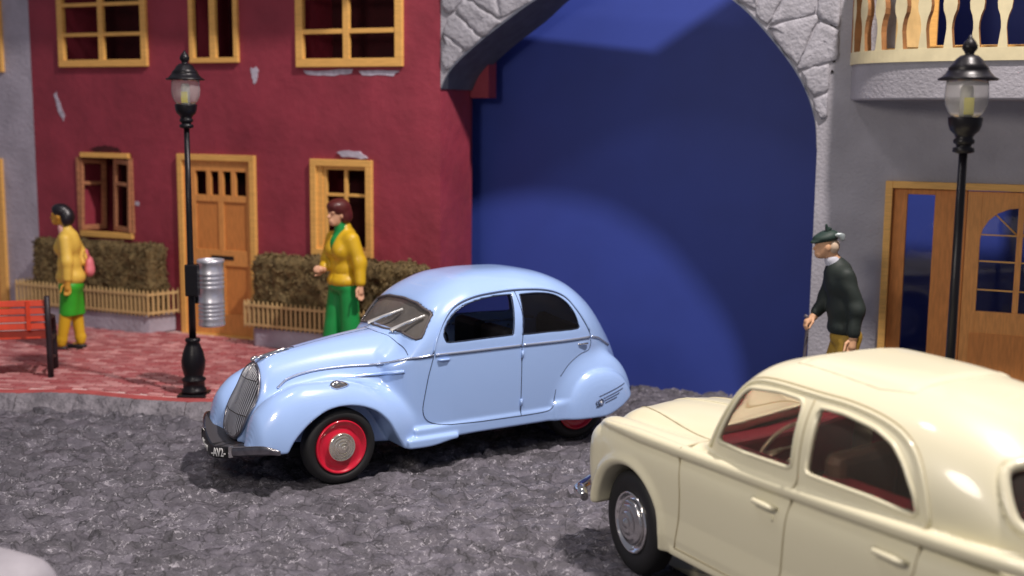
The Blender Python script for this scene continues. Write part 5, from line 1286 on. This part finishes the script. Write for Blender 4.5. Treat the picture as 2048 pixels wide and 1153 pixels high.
def woman_skirt():
    r = thing('person', (-5.80, 15.42, .175), R(4), 'figure in pale yellow jacket and green skirt with a pink bag, beside the bench', 'person')
    P = head((-.075, 0, 1.755), 1.0) + [('c', (-.045, 0, 1.68), (-.01, 0, 1.55), .05, .06)]
    P += [('e', (.02, 0, 1.36), (.11, .15, .24)), ('e', (.03, 0, 1.0), (.12, .15, .2)), ('e', (.03, 0, .80), (.12, .15, .16))]
    P += [('c', (.02, -.08, .80), (-.03, -.085, .45), .085, .062), ('c', (-.03, -.085, .45), (-.10, -.085, .10), .060, .042), ('c', (-.10, -.085, .06), (-.19, -.085, .035), .04, .03)]
    P += [('c', (.04, .08, .80), (.06, .085, .45), .085, .062), ('c', (.06, .085, .45), (.10, .085, .10), .060, .042), ('c', (.10, .085, .06), (.01, .085, .035), .04, .03)]
    P += [('c', (.03, -.18, 1.44), (.06, -.22, 1.16), .05, .045), ('c', (.06, -.22, 1.16), (.05, -.22, .92), .045, .03), ('c', (.03, .18, 1.44), (.14, .2, 1.20), .05, .045), ('c', (.14, .2, 1.20), (.18, .16, 1.10), .045, .03)]
    P += hand((.05, -.22, .92), (0, 0, -1), (1, 0, 0), .45, 1.15) + hand((.18, .16, 1.10), (.5, -.3, -.6), (0, 1, 0), .6)
    blob('body', P, M_SKINY, r, .03, .010)
    J = [('e', (.02, 0, 1.38), (.150, .19, .20)), ('e', (-.05, -.07, 1.34), (.10, .08, .10)), ('e', (-.05, .07, 1.34), (.10, .08, .10)), ('e', (.02, 0, 1.12), (.150, .17, .2)), ('e', (.03, 0, .96), (.185, .195, .14)),
         ('c', (.02, -.155, 1.46), (.055, -.215, 1.18), .080, .072), ('c', (.055, -.215, 1.18), (.048, -.222, .965), .070, .058), ('c', (.02, .155, 1.46), (.13, .20, 1.22), .080, .07), ('c', (.13, .20, 1.22), (.175, .165, 1.13), .068, .058), ('c', (.0, 0, 1.58), (.02, 0, 1.50), .075, .11)]
    def cutj(g, D): 
        D = smax(D, .875 - g.Z, .015); v = np.abs(g.Y) - (g.Z - 1.34)*.3; return smax(D, -np.maximum(np.maximum(v, g.X + .03), 1.34 - g.Z), .015)
    blob('jacket', J, M_YEL2, r, .045, .011, cutj)
    blob('collar', [('c', (-.045, 0, 1.60), (-.02, 0, 1.53), .062, .075)], mat('pink_collar', (.75, .42, .38), .5), r)
    blob('skirt', [('e', (.03, 0, .84), (.15, .17, .10)), ('c', (.03, -.055, .82), (.0, -.06, .46), .125, .118), ('c', (.03, .055, .82), (.06, .06, .46), .125, .118)], M_GRN2, r, .05, .011, lambda g, D: smax(D, .455 - g.Z, .012))
    for y, x in ((-.085, -.03), (.085, .06)):
        blob('stocking', [('c', (x, y, .46), (x + (-.07 if y < 0 else .04), y, .09), .082, .060), ('e', (x + (-.07 if y < 0 else .04), y, .14), (.07, .055, .06))], M_STOCK, r, .03, .011)
    blob('hair', [('e', (-.05, 0, 1.815), (.115, .105, .10)), ('e', (.03, 0, 1.74), (.085, .095, .115)), ('e', (-.09, 0, 1.85), (.08, .085, .055)), ('e', (.015, -.06, 1.71), (.055, .045, .09)), ('e', (.015, .06, 1.71), (.055, .045, .09))], M_HAIRK, r, .03)
    for y, x in ((-.085, -.15), (.085, .05)): blob('shoe', [('e', (x, y, .025), (.13, .052, .035))], M_SHOE, r)
    blob('base_disc', [('e', (-.03, 0, -.005), (.24, .16, .018))], M_SHOE, r)
    b = thing('handbag', (-5.80+.235, 15.42+.14, 1.26), R(10), 'small pink bag carried behind the figure in pale yellow', 'bag')
    blob('bag_body', [('e', (0, 0, 0), (.055, .09, .13)), ('e', (0, 0, -.06), (.06, .10, .08))], M_PINKB, b, .03); MB().tube([(0, -.05, .1), (-.03, -.04, .2), (-.04, 0, .22), (-.03, .04, .2), (0, .05, .1)], .010, 6).build('bag_strap', M_PINKB, b)
woman_skirt()

def old_man():
    r = thing('person', (3.37, 11.95, .02), R(3), 'stooping figure in dark green jumper and flat cap with mustard trousers, holding a cane', 'person')
    P = head((-.215, 0, 1.985), 1.04) + [('c', (-.17, 0, 1.92), (-.08, 0, 1.78), .062, .078)]
    P += [('e', (-.05, 0, 1.60), (.11, .15, .22), 12), ('e', (.0, 0, 1.25), (.11, .14, .22)), ('e', (.04, 0, 1.05), (.12, .14, .10))]
    P += [('c', (.03, -.10, 1.0), (-.02, -.11, .52), .10, .07), ('c', (-.02, -.11, .52), (.04, -.11, .08), .068, .045), ('c', (.03, .10, 1.0), (-.10, .11, .53), .10, .07), ('c', (-.10, .11, .53), (-.08, .11, .08), .068, .045)]
    P += [('c', (-.05, -.17, 1.68), (.055, -.235, 1.38), .045, .045), ('c', (.055, -.235, 1.38), (.03, -.245, 1.10), .042, .035), ('c', (-.05, .17, 1.68), (-.10, .235, 1.42), .045, .045), ('c', (-.10, .24, 1.40), (-.25, .17, 1.24), .05, .035)]
    P += hand((.03, -.25, 1.09), (-.15, 0, -1), (1, 0, .1), .4, 1.2) + hand((-.25, .165, 1.235), (-.75, -.1, -.55), (0, 1, 0), .75, 1.1)
    blob('body', P, M_SKINM, r, .03, .010)
    J = [('e', (-.05, 0, 1.62), (.155, .21, .24), 14), ('e', (.0, 0, 1.36), (.165, .20, .26)), ('e', (.015, 0, 1.16), (.165, .19, .13)), ('c', (-.05, -.17, 1.70), (.055, -.235, 1.38), .092, .080), ('c', (.055, -.235, 1.38), (.03, -.245, 1.14), .078, .064),
         ('c', (-.05, .17, 1.69), (-.10, .235, 1.42), .10, .088), ('c', (-.10, .235, 1.42), (-.22, .18, 1.28), .08, .06), ('c', (-.10, 0, 1.80), (-.06, 0, 1.74), .082, .11)]
    blob('jumper', J, M_DKG, r, .05, .012, lambda g, D: smax(D + .003*np.sin(g.Z*33 + g.X*14 + g.Y*9), 1.075 - g.Z - .02*np.sin(g.X*18), .02))
    blob('shirt_collar', [('c', (-.14, 0, 1.845), (-.11, 0, 1.80), .078, .088)], mat('pale_collar', (.55, .56, .62), .6), r)
    blob('trousers', [('e', (.04, 0, 1.06), (.16, .18, .13)), ('c', (.035, -.095, 1.0), (-.02, -.11, .52), .115, .095), ('c', (-.02, -.11, .52), (.04, -.11, .08), .095, .085), ('c', (.035, .095, 1.0), (-.10, .11, .53), .115, .095), ('c', (-.10, .11, .53), (-.08, .11, .08), .095, .085)], M_MUS, r, .035, .012, lambda g, D: smax(D, .05 - g.Z, .01))
    blob('hair', [('e', (-.15, 0, 1.985), (.075, .098, .085))], mat('grey_blond_hair', (.55, .42, .30), .6), r)
    cp = blob('cap', [('e', (-.215, 0, 2.075), (.132, .112, .055), 8), ('e', (-.19, 0, 2.10), (.095, .095, .050), 8), ('e', (-.305, 0, 2.035), (.070, .075, .018), 14)], mat('dark_green_felt', (.018, .038, .030), .6), r, .03)
    blob('tuft', [('c', (-.215, -.04, 2.13), (-.235, -.05, 2.205), .022, .012), ('e', (-.20, -.02, 2.165), (.035, .03, .016))], mat('dark_green_felt', (.018, .038, .030), .6), cp, .02, .007)
    blob('hat_badge', [('e', (-.105, -.095, 2.105), (.055, .018, .026)), ('e', (-.08, -.10, 2.075), (.028, .016, .03))], mat('pewter', (.35, .40, .40), .35, metal=.5), cp, .02, .007)
    for y, x in ((-.11, .0), (.11, -.12)): blob('shoe', [('e', (x-.03, y, .045), (.14, .055, .05))], M_SHOE, r)
    c = thing('walking_cane', (3.43, 11.95, .02), R(3), 'dark walking cane in the hand of the stooping figure', 'cane')
    MB().tube([(-.46, .15, .0), (-.40, .155, .7), (-.372, .16, 1.20), (-.375, .16, 1.235), (-.41, .16, 1.25)], [.016, .018, .019, .019, .018], 10).build('stick', mat('cane_grey', (.10, .085, .10), .5), c)
old_man()
